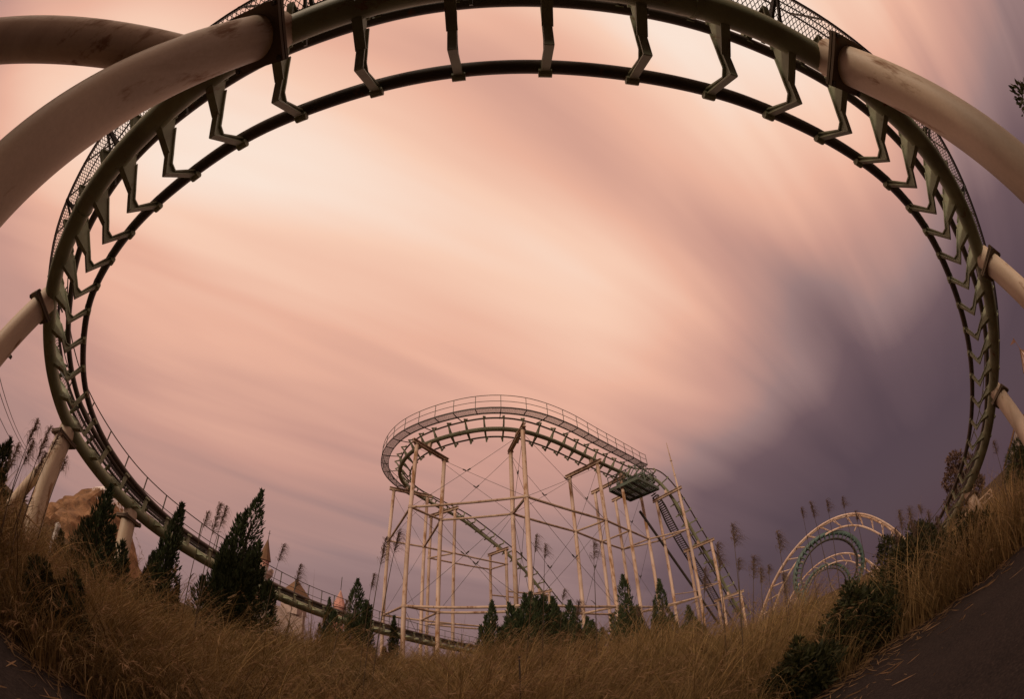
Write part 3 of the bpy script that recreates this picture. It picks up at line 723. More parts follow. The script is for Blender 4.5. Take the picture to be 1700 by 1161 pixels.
# ------------------------------------------------------------------ castle, chalet and rock mountain
def octo(m, x, y, z0, z1, r0, r1, n=8, rot=0.0):
    vs = []; 
    for z, r in ((z0, r0), (z1, r1)):
        for k in range(n): a = rot + 2 * math.pi * k / n; vs.append((x + r * math.cos(a), y + r * math.sin(a), z))
    fs = [(k, (k + 1) % n, n + (k + 1) % n, n + k) for k in range(n)] + [tuple(range(n - 1, -1, -1)), tuple(range(n, 2 * n))]
    m.add(vs, fs)
cs = empty('castle_tower', (-35.1, 48.6, gz(-35.1, 48.6)), 'pink castle tower with corbelled crown and thin dark spire behind the tallest juniper', 'tower')
x, y = -34.9, 48.8
m = MB(); octo(m, x, y, gz(x, y) - 0.5, 9.0, 1.25, 1.1, 12); part('wall', m, 'pink_plaster', cs, 40)
m = MB(); octo(m, x, y, 8.2, 8.9, 1.16, 1.55, 12); octo(m, x, y, 8.902, 9.4, 1.55, 1.55, 12); part('crown', m, 'pale_plaster', cs, 40, kind='stuff')
for k in range(10):
    a = 2 * math.pi * k / 10; m = MB(); m.box((x + 1.45 * math.cos(a), y + 1.45 * math.sin(a), 9.62), (math.cos(a), math.sin(a), 0), (-math.sin(a), math.cos(a), 0), (0, 0, 1), 0.14, 0.24, 0.22); part('merlon', m, 'pale_plaster', cs)
m = MB(); octo(m, x, y, 9.4, 10.9, 0.78, 0.75, 10); part('lantern', m, 'pink_plaster', cs, 40)
m = MB(); octo(m, x, y, 10.9, 14.3, 1.0, 0.03, 10); rf = part('spire', m, 'brown_roof', cs, 30)
m = MB(); m.tube([(x, y, 14.2), (x, y, 15.6)], 0.05, 6); m.bar((x - 0.25, y, 15.1), (x + 0.25, y, 15.1), 0.05, 0.05); part('finial', m, 'dark_steel', rf)
for k in range(5):
    a = R(200 + k * 35); m = MB(); m.box((x + 1.16 * math.cos(a), y + 1.16 * math.sin(a), 7.0), (math.cos(a), math.sin(a), 0), (-math.sin(a), math.cos(a), 0), (0, 0, 1), 0.06, 0.14, 0.4); part('window', m, 'dark_window', cs)
hl = empty('castle_hall', (-30.5, 46, gz(-30.5, 46)), 'low pink castle wing with tan pyramid roof behind the low track', 'building')
m = MB(); m.box((-30.6, 47.4, 1.3), (0.9, 0.42, 0), (-0.42, 0.9, 0), (0, 0, 1), 3.6, 2.2, 3.2); part('wall', m, 'pale_plaster', hl)
m = MB(); m.box((-28.1, 47.3, 5.4), (1, 0, 0), (0, 1, 0), (0, 0, 1), 1.25, 1.25, 1.4); part('turret_wall', m, 'pale_plaster', hl)
m = MB(); octo(m, -28.1, 47.3, 6.7, 8.9, 2.0, 0.03, 4, R(20)); part('roof', m, 'brown_roof', hl)
for k in range(4):
    p = Vector((-32.1 + k * 1.35, 44.42 + k * 0.63, 2.6)); m = MB(); m.box(p, (0.9, 0.42, 0), (-0.42, 0.9, 0), (0, 0, 1), 0.3, 0.08, 0.55); part('window', m, 'dark_window', hl)
spx = empty('slim_spire', (-25.0, 54.5, gz(-25, 54.5)), 'slim red-roofed spire with needle finial beside the flame-shaped juniper', 'tower')
m = MB(); octo(m, -25.0, 54.5, gz(-25, 54.5) - 0.5, 6.9, 0.8, 0.75, 10); part('wall', m, 'pink_plaster', spx, 40)
m = MB(); octo(m, -25.0, 54.5, 6.9, 9.6, 1.0, 0.03, 10); rf = part('roof', m, 'pink_plaster', spx, 30)
m = MB(); m.tube([(-25.0, 54.5, 9.5), (-25.0, 54.5, 11.6)], 0.05, 6); part('finial', m, 'dark_steel', rf)
tu = empty('castle_turret', (54.0, 12.0, gz(54, 12)), 'tan faceted castle turret with pennant at the edge of the park', 'tower')
x, y = 54.3, 10.9
m = MB(); octo(m, x, y, gz(x, y) - 0.5, 5.6, 1.15, 1.05, 8, R(12)); part('wall', m, 'pale_plaster', tu)
m = MB(); octo(m, x, y, 5.6, 5.9, 1.3, 1.3, 8, R(12)); part('cornice', m, 'brown_roof', tu)
m = MB(); octo(m, x, y, 5.9, 6.5, 1.0, 1.25, 8, R(12)); part('eaves', m, 'pale_plaster', tu)
m = MB(); octo(m, x, y, 6.5, 8.9, 1.25, 0.03, 8, R(12)); rf = part('roof', m, 'pale_plaster', tu)
for k in range(8):
    a = R(12) + 2 * math.pi * k / 8; m = MB(); m.bar((x + 1.27 * math.cos(a), y + 1.27 * math.sin(a), 6.5), (x, y, 8.95), 0.1, 0.1); part('roof_rib', m, 'brown_roof', tu)
    m = MB(); a2 = a + math.pi / 8; m.box((x + 1.03 * math.cos(a2), y + 1.03 * math.sin(a2), 4.0), (math.cos(a2), math.sin(a2), 0), (-math.sin(a2), math.cos(a2), 0), (0, 0, 1), 0.05, 0.24, 0.9); part('window', m, 'dark_window', tu)
m = MB(); m.tube([(x, y, 8.8), (x, y, 10.6)], 0.035, 6); m.add([(x, y, 10.5), (x - 0.3, y + 0.95, 10.35), (x, y, 9.95)], [(0, 1, 2)]); m.add([(x + 0.02, y, 10.5), (x - 0.28, y + 0.95, 10.35), (x + 0.02, y, 9.95)], [(2, 1, 0)]); part('pennant', m, 'flag_red', rf)
ch = empty('chalet', (37.5, 11.5, gz(37.5, 11.5)), 'brown chalet with broad overhanging gable roof behind the pines', 'building')
c = Vector((38.2, 11.3, 0)); u1 = Vector((0.95, 0.31, 0)); v1 = Vector((-0.31, 0.95, 0)); gzc = gz(38, 11)
m = MB(); m.box(c + Vector((0, 0, (gzc - 0.5 + 0.8) / 2)), u1, v1, (0, 0, 1), 3.0, 2.2, (0.8 - gzc + 0.5) / 2); part('wall', m, 'dark_wood', ch)
for sgn in (-1, 1):
    m = MB(); a = Vector((0, 0, 2.9)); b = v1 * (sgn * 3.0) + Vector((0, 0, 0.5)); mid = c + (a + b) / 2; d = (b - a); L = d.length; d.normalize(); m.box(mid, u1, d, u1.cross(d), 3.6, L / 2, 0.09); part('roof_slope', m, 'brown_roof', ch)
m = MB(); m.plate([(-2.2, 0.8), (2.2, 0.8), (0, 2.75)], c - u1 * 2.98, v1, (0, 0, 1), u1, 0.1); part('gable', m, 'pale_plaster', ch)
lb = MB(); p, q = Vector((28.9, 15.6, -0.5)), Vector((30.4, 13.4, -0.35))
for dz in (0, 0.5): lb.tube([p + Vector((0, 0, dz)), q + Vector((0, 0, dz))], 0.06, 6)
for k in range(6): lb.tube([p.lerp(q, k / 6) + Vector((0, 0, 0.5 * (k % 2))), p.lerp(q, (k + 1) / 6) + Vector((0, 0, 0.5 * ((k + 1) % 2)))], 0.04, 5)
for e in (p, q): lb.tube([e + Vector((0, 0, 0.5)), (e.x, e.y, gz(e.x, e.y) - 0.2)], 0.07, 6)
solo('lattice_fence', lb, 'white_brace_paint', (p.x, p.y, gz(p.x, p.y)), smooth=50, label='short pale lattice barrier behind the falling end of the track', cat='barrier')

def mountain():
    from mathutils import noise
    m = MB(); n, k = 72, 34; cx, cy = -63.0, 38.5
    for i in range(k):
        q = i / (k - 1)
        for j in range(n):
            a = 2 * math.pi * j / n; d = Vector((math.cos(a), math.sin(a), 0))
            rid = noise.ridged_multi_fractal(Vector((d.x * 1.6, d.y * 1.6, q * 2.2)), 1.0, 2.1, 5, 1.0, 2.0, noise_basis='PERLIN_ORIGINAL')
            r = 11.5 * (1 - q) ** 0.8 * (0.72 + 0.22 * rid) * (1.0 + 0.3 * math.cos(a + 0.9)) + 0.02
            z = -2 + 14.6 * q + 1.1 * noise.noise(Vector((d.x * 3, d.y * 3, q * 5))) * (1 - q)
            m.v.append((cx + d.x * r * 0.8, cy + d.y * r * 1.05, z))
    for i in range(k - 1):
        for j in range(n): m.f.append((i * n + j, i * n + (j + 1) % n, (i + 1) * n + (j + 1) % n, (i + 1) * n + j))
    solo('rock_mountain', m, 'painted_rock', (cx, cy, -2), smooth=35, label='brown artificial rock peak with white snow-painted top behind the junipers', cat='mountain')
mountain()

# ------------------------------------------------------------------ small things left of the track
for k, dz in enumerate((0.0, 0.55, 0.8)):
    a = Vector((-15.5, 2.2, 3.25 + dz)); b = Vector((-66.0, 26.0, 7.2 + dz)); m = MB()
    m.tube([a.lerp(b, q) - Vector((0, 0, 5.0 * q * (1 - q))) for q in np.linspace(0, 1, 24)], 0.022, 5)
    solo('power_cable', m, 'dark_steel', tuple(a), label='thin dark power cable sagging past the reeds towards the rock peak', cat='cable', group='power cables')
for x, y, zt, lab in ((-15.5, 2.2, 5.2, 'dark wooden utility pole holding the near ends of the power cables'), (-66.0, 26.0, 9.2, 'distant dark wooden utility pole beside the rock peak')):
    m = MB(); m.tube([(x, y, gz(x, y) - 0.3), (x, y, zt)], [0.15, 0.11], 10); m.bar((x - 0.6, y - 0.3, zt - 0.6), (x + 0.6, y + 0.3, zt - 0.6), 0.1, 0.12)
    solo('utility_pole', m, 'dark_wood', (x, y, gz(x, y)), smooth=40, label=lab, cat='pole')
x, y = -10.2, 4.75; m = MB(); g0 = gz(x, y); m.tube([(x, y, g0), (x + 0.05, y, 1.15), (x + 0.055, y, 1.2), (x + 0.06, y, 1.3), (x + 0.065, y, 1.36), (x + 0.07, y, 1.44), (x + 0.07, y, 1.5)], [0.10, 0.10, 0.075, 0.075, 0.10, 0.08, 0.02], 12)
solo('marker_post', m, 'white_pole', (x, y, g0), smooth=50, label='small white post with rounded cap in the grass by the reeds', cat='post')
m = MB(); m.tube([(-8.6, 3.1, 1.16), (-8.4, 3.7, 1.1), (-8.15, 4.4, 0.98)], 0.022, 6); m.tube([(-8.6, 3.1, 1.16), (-8.6, 3.1, gz(-8.6, 3.1))], 0.02, 6); m.tube([(-8.15, 4.4, 0.98), (-8.15, 4.4, gz(-8.15, 4.4))], 0.02, 6)
solo('bamboo_rail', m, 'bamboo', (-8.4, 3.7, gz(-8.4, 3.7)), smooth=50, label='low bamboo cane rail leaning in the dry grass', cat='rail')
m = MB(); m.tube([(-0.08, 5.0, gz(0, 5) - 0.1), (-0.07, 5.0, 1.6)], 0.012, 6)
solo('steel_stake', m, 'dark_steel', (-0.08, 5.0, gz(0, 5)), smooth=50, label='thin dark upright stake in the middle of the grass', cat='stake')

# ------------------------------------------------------------------ plants
def strips(name, mat, P, parent=None, loc=(0, 0, 0), tint=None, **kw):
    """P: (N, K, 2, 3) ribbons"""
    N, K = P.shape[:2]; loc = np.array(loc, float)
    me = bpy.data.meshes.new(name)
    V = (P - loc).reshape(-1, 3).astype(np.float32)
    base = (np.arange(N) * K * 2)[:, None]; k = np.arange(K - 1)[None, :] * 2
    F = np.stack([base + k, base + k + 1, base + k + 3, base + k + 2], -1).reshape(-1, 4).astype(np.int32)
    me.vertices.add(len(V)); me.vertices.foreach_set('co', V.ravel())
    me.loops.add(F.size); me.loops.foreach_set('vertex_index', F.ravel())
    me.polygons.add(len(F)); me.polygons.foreach_set('loop_start', (np.arange(len(F)) * 4).astype(np.int32))
    try: me.polygons.foreach_set('loop_total', np.full(len(F), 4, np.int32))
    except Exception: pass
    me.polygons.foreach_set('use_smooth', np.ones(len(F), bool))
    at = me.attributes.new('tint', 'FLOAT', 'POINT')
    tt = np.repeat(tint if tint is not None else rng.random(N), K * 2).astype(np.float32); at.data.foreach_set('value', tt)
    me.update(calc_edges=True); me.validate()
    me.materials.append(MATS[mat])
    o = bpy.data.objects.new(name, me); COL.objects.link(o)
    if parent is not None: o.parent = parent; ORG[o.name] = ORG[parent.name]
    else: o.location = tuple(loc); tag(o, **kw)
    return o
def unit(a): return a / (np.linalg.norm(a, axis=-1, keepdims=True) + 1e-9)
def leaflets(C0, D, L, Wd):
    """pointed leaf ribbons (4 stations) at C0 along D"""
    N = len(C0); D = unit(D)
    S = unit(np.cross(D, unit(rng.normal(size=(N, 3))))); B = np.cross(D, S)
    out = np.zeros((N, 4, 2, 3)); bend = rng.normal(0, 0.12, N)
    for k, (t, w) in enumerate(((0, 0.35), (0.35, 1.0), (0.7, 0.7), (1.0, 0.06))):
        c = C0 + D * (L * t)[:, None] + B * (bend * L * t * t)[:, None]
        out[:, k, 0] = c - S * (Wd * w / 2)[:, None]; out[:, k, 1] = c + S * (Wd * w / 2)[:, None]
    return out

def juniper(x, y, ztop, rad, label, n=5200, spires=16, flame=1.0, lean=0.0):
    z0 = gz(x, y); Hh = ztop - z0
    root = empty('juniper_tree', (x, y, z0), label, 'tree', 'junipers in the grass')
    m = MB(); m.tube([(x, y, z0 - 0.1), (x + lean * 0.3, y, z0 + Hh * 0.45), (x + lean * 0.7, y, z0 + Hh * 0.8)], [0.10, 0.07, 0.02], 7); part('trunk', m, 'bark', root, 50)
    cs, ds, ls, ws, ti = [], [], [], [], []
    for s in range(spires):
        if s == 0: ox = oy = 0.0; h1 = Hh; br = rad * 0.55; h0 = 0.12 * Hh
        else:
            a = rng.uniform(0, 2 * math.pi); rr = rad * math.sqrt(rng.uniform(0.08, 1.0)) * 0.78
            ox, oy = rr * math.cos(a), rr * math.sin(a)
            h1 = Hh * (1.0 - 0.62 * (rr / rad) ** 1.3 * flame) * rng.uniform(0.6, 1.0); h0 = h1 * rng.uniform(0.0, 0.35); br = rad * rng.uniform(0.22, 0.46)
        k = int(2.7 * n / spires * (2.2 if s == 0 else 0.92))
        q = rng.random(k) ** 0.85; prof = (np.sin(np.pi * np.clip(q * 0.92 + 0.10, 0, 1)) ** 0.75) * (1 - q * 0.45)
        aa = rng.uniform(0, 2 * np.pi, k); rr = br * prof * np.sqrt(rng.uniform(0.25, 1.15, k)) * (1 + 0.25 * np.sin(aa * 3 + s) + 0.2 * np.sin(q * 17 + s))
        tl = rng.normal(0.22, 0.2); c = np.stack([x + ox * (1 + tl * q) + lean * q * h1 / Hh + rr * np.cos(aa), y + oy * (1 + tl * q) + rr * np.sin(aa), z0 + h0 + (h1 - h0) * q], 1)
        d = np.stack([np.cos(aa) * 0.75 + ox * 0.4, np.sin(aa) * 0.75 + oy * 0.4, 0.75 + q * 0.9], 1) + rng.normal(0, 0.28, (k, 3))
        cs.append(c); ds.append(d); L = rng.uniform(0.06, 0.17, k) * (0.7 + 0.35 * rad); ls.append(L); ws.append(L * rng.uniform(0.2, 0.34, k)); ti.append(np.clip(rng.normal(0.42, 0.26, k), 0, 1))
    P = leaflets(np.concatenate(cs), np.concatenate(ds), np.concatenate(ls), np.concatenate(ws))
    strips('crown', 'juniper_leaves', P, root, (x, y, z0), np.concatenate(ti))
juniper(-8.9, 2.35, 2.15, 0.62, 'dark ragged juniper beside the slim rear leg of the A-shaped support', 4200, 14)
juniper(-7.95, 4.75, 2.9, 0.86, 'squat dark juniper in front of the snow-topped rock peak', 5200, 18, 0.8)
juniper(-7.2, 6.25, 3.5, 0.62, 'forked juniper with thin crooked leader below the low track', 4600, 12, 1.25, 0.12)
juniper(-7.05, 8.6, 5.1, 0.98, 'tallest flame-shaped juniper overlapping the low track and castle tower', 9000, 24, 1.1, 0.35)
juniper(-5.75, 13.9, 4.1, 0.95, 'many-tipped juniper beside the slim red-roofed spire', 5200, 18, 1.1)
juniper(-4.75, 15.3, 3.0, 0.36, 'very small juniper at the foot of the trestle legs', 1500, 6)
juniper(-8.3, 17.0, 3.6, 0.42, 'small sparse juniper against the low track', 1600, 7)
juniper(-1.1, 15.0, 3.75, 0.56, 'narrow pointed juniper next to the broadest dark juniper', 3600, 9, 0.8)
juniper(0.3, 16.0, 4.2, 1.3, 'broadest round-topped dark juniper in front of the trestle', 11000, 34, 0.12)
juniper(1.9, 17.4, 3.9, 1.25, 'low spreading juniper merging into the broadest dark juniper', 6000, 20, 0.7)
juniper(3.8, 15.55, 4.45, 0.92, 'spiky juniper before the middle trestle columns', 5600, 20, 1.2)
juniper(5.4, 16.1, 4.1, 0.80, 'triangular juniper below the service platform', 5000, 16, 1.2)
juniper(6.55, 16.3, 2.7, 0.66, 'low dark juniper at the foot of the lift columns', 2600, 10, 0.6)

def leafy(name, x, y, z0, lobes, mat, n, L, label, cat, group=None, trunk=None, wr=0.6, up=0.15):
    root = empty(name, (x, y, z0), label, cat, group)
    m = MB()
    if trunk:
        for pts, rs in trunk: m.tube(pts, rs, 8)
    else:
        for k in range(6):
            a = k * 1.05; m.tube([(x, y, z0 - 0.05), (x + 0.25 * math.cos(a), y + 0.25 * math.sin(a), z0 + 0.45)], [0.02, 0.01], 5)
    part('trunk' if trunk else 'stems', m, 'bark', root, 50, kind=None if trunk else 'stuff')
    tot = sum(r[3] ** 2 for r in lobes); cs, ds = [], []
    for lx, ly, lz, r, sq in lobes:
        k = int(n * r * r / tot); dirs = unit(rng.normal(size=(k, 3))); rad = r * rng.uniform(0.35, 1.05, k) ** 0.5 * (1 + 0.22 * np.sin(dirs[:, 0] * 5 + lx * 3) * np.sin(dirs[:, 2] * 6 + lz))
        c = np.array([lx, ly, lz]) + dirs * rad[:, None] * np.array([1, 1, sq]); cs.append(c); ds.append(dirs + rng.normal(0, 0.5, (k, 3)) + np.array([0, 0, up]))
    C0 = np.concatenate(cs); D = np.concatenate(ds); k = len(C0); LL = rng.uniform(0.6, 1.3, k) * L
    strips('crown', mat, leaflets(C0, D, LL, LL * wr), root, (x, y, z0))
    return root
# pines and leafy trees on the falling side
x, y = 13.4, 4.55; z0 = gz(x, y)
leafy('pine_tree', x, y, z0, [(x - 0.25, y, 1.15, 0.36, 0.8), (x + 0.2, y + 0.3, 0.75, 0.42, 0.7), (x - 0.15, y - 0.3, 0.4, 0.45, 0.7), (x + 0.35, y - 0.1, 1.3, 0.3, 0.8), (x, y, 0.1, 0.6, 0.6)], 'pine_needles', 3800, 0.17, 'young pine with tufted needle clumps in front of the chalet', 'tree', 'young pines', [([(x, y, z0 - 0.1), (x, y, 1.2)], [0.07, 0.03])], 0.12, 0.5)
x, y = 14.6, 4.1; z0 = gz(x, y)
leafy('pine_tree', x, y, z0, [(x - 0.1, y, 1.35, 0.42, 0.8), (x + 0.4, y + 0.2, 1.0, 0.5, 0.7), (x - 0.3, y + 0.3, 0.8, 0.5, 0.7), (x, y, 0.3, 0.75, 0.7)], 'pine_needles', 4200, 0.17, 'bushier young pine reaching up beside the chalet roof', 'tree', 'young pines', [([(x, y, z0 - 0.1), (x, y, 1.3)], [0.08, 0.03])], 0.12, 0.5)
x, y = 30.4, 15.6; z0 = gz(x, y)
leafy('round_tree', x, y, z0, [(x - 0.2, y, 4.1, 0.75, 0.9), (x + 0.8, y - 0.4, 3.1, 0.85, 0.9), (x - 0.9, y + 0.5, 3.0, 0.8, 0.9), (x + 0.2, y, 2.0, 1.1, 0.9), (x - 1.2, y + 0.7, 1.4, 0.9, 0.9), (x + 1.0, y - 0.5, 1.2, 0.9, 0.9)], 'dry_leaves', 5200, 0.22, 'brownish round-headed tree far behind the falling end of the track', 'tree', None, [([(x, y, z0 - 0.1), (x, y, 3.4)], [0.16, 0.05]), ([(x, y, 1.2), (x + 0.8, y - 0.4, 2.9)], [0.07, 0.03]), ([(x, y, 1.0), (x - 0.9, y + 0.5, 2.8)], [0.07, 0.03])], 0.55)
x, y = 16.2, -6.6; z0 = gz(x, y)
leafy('broadleaf_tree', x, y, z0, [(x + 0.4, y, 5.0, 1.5, 0.8), (x - 1.6, y + 1.6, 5.2, 0.7, 0.8), (x - 3.2, y + 2.9, 5.7, 0.55, 1.1), (x + 1, y - 0.5, 3.8, 1.5, 0.8), (x + 0.8, y - 0.3, 6.0, 1.0, 0.8)], 'bush_leaves', 6500, 0.2, 'tall dark broadleaf tree overhanging the far side of the path', 'tree', None, [([(x, y, z0 - 0.1), (x + 0.1, y, 3.2), (x, y, 6.4)], [0.28, 0.2, 0.06]), ([(x, y, 3.2), (x - 1.6, y + 1.6, 5.0), (x - 3.2, y + 2.9, 5.6)], [0.12, 0.06, 0.03])], 0.5)
# unseen trees added behind the viewpoint to shade the verge and grass bank
for x, y, hh, lab in ((-12.0, -14.5, 10.2, 'unseen leafy tree added behind the viewpoint to shade the verge'), (-7.0, -14.0, 10.6, 'unseen leafy tree added behind the viewpoint to shade the verge'), (-2.6, -13.6, 8.6, 'unseen leafy tree added behind the viewpoint to shade the verge'), (2.0, -13.6, 10.2, 'unseen leafy tree added behind the viewpoint to shade the verge'), (8.2, -13.5, 11.0, 'unseen leafy tree added behind the viewpoint to shade the verge')):
    z0 = gz(x, y)
    leafy('broadleaf_tree', x, y, z0, [(x, y, hh * 0.72, 2.5, 0.8), (x - 1.7, y + 0.4, hh * 0.55, 1.9, 0.75), (x + 1.8, y - 0.3, hh * 0.52, 2.0, 0.75), (x + 0.3, y + 0.2, hh * 0.9, 1.5, 0.7), (x - 0.4, y, hh * 0.3, 1.9, 0.7)], 'bush_leaves', 5200, 0.34, lab, 'tree', 'unseen shade trees added behind the viewpoint', [([(x, y, z0 - 0.1), (x + 0.1, y, hh * 0.4), (x, y, hh * 0.85)], [0.3, 0.22, 0.05]), ([(x, y, hh * 0.35), (x - 1.6, y + 0.4, hh * 0.55)], [0.12, 0.04]), ([(x, y, hh * 0.35), (x + 1.7, y - 0.3, hh * 0.52)], [0.12, 0.04])], 0.55)
for x, y, zt, r, lab in ((9.6, 8.0, 1.75, 1.1, 'dark green shrub at the foot of the white lattice arch'), (11.8, 8.2, 1.6, 1.0, 'rounded shrub under the sinking end of the track'), (5.0, 5.15, 1.2, 0.9, 'lowest dark shrub beside the asphalt edge'), (6.7, 5.2, 1.4, 1.0, 'broad green shrub on the grassy verge by the path'), (8.3, 5.9, 1.55, 1.0, 'dark shrub between the verge and the sinking track'), (7.7, 4.1, 1.05, 0.75, 'small shrub at the corner of the asphalt path'), (3.4, 4.75, 0.8, 0.6, 'smallest dark shrub where grass meets the asphalt in front'), (-4.6, 2.3, 0.95, 0.6, 'dark shrub on the verge below the A-shaped support')):
    z0 = gz(x, y)
    leafy('shrub', x, y, z0, [(x, y, z0 + (zt - z0) * 0.45, r * 0.8, (zt - z0) * 0.6 / r), (x + r * 0.45, y + 0.2, z0 + (zt - z0) * 0.35, r * 0.6, 0.8), (x - r * 0.5, y, z0 + (zt - z0) * 0.35, r * 0.55, 0.8), (x + 0.1, y + 0.1, zt - 0.25, r * 0.4, 0.7), (x - r * 0.3, y - 0.2, zt - 0.12, r * 0.24, 1.1), (x + r * 0.75, y, z0 + (zt - z0) * 0.6, r * 0.3, 1.2), (x + r * 0.2, y + r * 0.3, zt + 0.02, r * 0.18, 1.3)], 'shrub_leaves', 6500, 0.095, lab, 'shrub', 'verge shrubs', None, 0.4, 0.4)

REEDS = [(-6.87,7.27,4.07),(-7.40,7.45,3.87),(-6.74,7.38,4.03),(-6.68,2.09,2.62),(-6.79,2.40,2.72),(-7.00,2.70,2.81),(-6.66,2.16,2.31),(-7.35,3.17,2.65),(-7.13,2.64,2.36),(-6.25,1.80,2.04),(-6.62,11.19,3.80),(-4.18,11.25,3.86),(-4.83,10.98,2.87),(-2.96,8.50,4.20),(-2.75,8.78,4.53),(0.44,10.99,5.08),(0.68,11.28,4.87),(2.14,11.81,4.99),(1.36,13.93,3.91),(1.67,12.89,3.28),(4.99,8.67,3.90),(4.81,9.34,3.66),(5.93,10.43,3.29),(7.01,9.74,3.61),(6.68,10.56,2.83),(7.17,10.85,2.87),(6.84,11.06,3.34),(8.99,10.73,4.35),(9.59,10.87,4.49),(9.67,10.13,4.17),(9.69,9.40,3.87),(10.25,9.54,3.30),(6.91,9.81,2.34),(11.16,8.46,2.45),(10.96,7.89,2.31),(11.99,8.16,2.23),(12.54,8.24,1.85),(11.83,7.49,1.47),(10.18,8.09,1.97),(11.33,8.22,1.72),(11.20,4.30,2.03),(-7.15,10.86,4.32),(5.06,10.88,3.35),(3.43,12.54,2.76)]
def reed(x, y, zt, label, group, lean):
    z0 = gz(x, y); Hh = zt - z0
    root = empty('reed', (x, y, z0), label, 'reed', group)
    tip = np.array([x, y, zt]); base = np.array([x - lean, y + rng.uniform(-0.15, 0.15), z0 - 0.05])
    def st(q): return base + (tip - base) * q + np.array([lean * 0.25 * (q * q - q), 0, 0])
    m = MB(); m.tube([st(q) for q in np.linspace(0, 0.98, 7)], [0.009] * 4 + [0.007, 0.005, 0.003], 5)
    me = part('stem', m, 'reed_stem', root, 50)
    at = me.data.attributes.new('tint', 'FLOAT', 'POINT')
    big = rng.uniform(0.6, 1.35); k = int(170 * big); q = rng.uniform(0, 1, k) ** 0.8; pl = (0.26 + 0.05 * Hh) * big
    c = np.stack([st(1 - (pl / Hh) * (1 - a)) for a in q]) 
    side = np.where(rng.random(k) < 0.82, 1.0, -0.6) * rng.uniform(0.5, 1.5)
    d = np.stack([side * rng.uniform(0.15, 0.75, k), rng.normal(0, 0.3, k), np.full(k, 0.85)], 1)
    P = np.zeros((k, 5, 2, 3)); Ls = rng.uniform(0.10, 0.36, k) * (1.05 - 0.45 * q) * (0.6 + 0.4 * big); W_ = rng.uniform(0.003, 0.009, k); dn = unit(d)
    S = unit(np.cross(dn, unit(rng.normal(size=(k, 3)))))
    for j in range(5):
        t = j / 4; cc = c + dn * (Ls * t)[:, None] + np.array([0.35, 0, -1.05]) * (Ls * t * t * t)[:, None]; w = W_ * (0.5, 1.0, 1.0, 0.7, 0.1)[j]
        P[:, j, 0] = cc - S * w[:, None] / 2; P[:, j, 1] = cc + S * w[:, None] / 2
    strips('plume', 'reed_plume', P, root, (x, y, z0))
    k = 4; P = np.zeros((k, 7, 2, 3)); az = rng.normal(0, 0.9, k)
    for i in range(k):
        b = st(rng.uniform(0.1, 0.62)); L = rng.uniform(0.4, 0.75); dx, dy = math.cos(az[i]), math.sin(az[i])
        for j in range(7):
            t = j / 6; cc = b + np.array([dx * L * t * 0.8, dy * L * t * 0.8, L * (0.75 * t - 0.85 * t * t)]); w = 0.018 * (1 - t) + 0.002
            P[i, j, 0] = cc - np.array([-dy, dx, 0]) * w / 2; P[i, j, 1] = cc + np.array([-dy, dx, 0]) * w / 2
    strips('leaves', 'reed_stem', P, root, (x, y, z0))['kind'] = 'stuff'
for i, (x, y, z) in enumerate(REEDS):
    k = 0.66; x, y, z = x * k, y * k, 1.6 + (z - 1.6) * k
    if y < 2.2: x, y, z = x * 1.15, y * 1.15, 1.6 + (z - 1.6) * 1.15
    if x < -4.2 and y < 2.6: lab, grp = 'tall dry reed plume in the clump beside the A-shaped support', 'reeds by the A-shaped support'
    elif x < -1.5: lab, grp = 'dry feathery reed between the tall juniper and the trestle', 'reeds near the junipers'
    elif x < 2.5: lab, grp = 'dry feathery reed swaying in front of the trestle columns', 'reeds before the trestle'
    elif x < 5.2: lab, grp = 'dry feathery reed between the lift hill and the lattice arches', 'reeds by the lift hill'
    else: lab, grp = 'dry feathery reed in front of the lattice arches and sinking track', 'reeds by the lattice arches'
    reed(x, y, z, lab, grp, rng.uniform(0.05, 0.4))

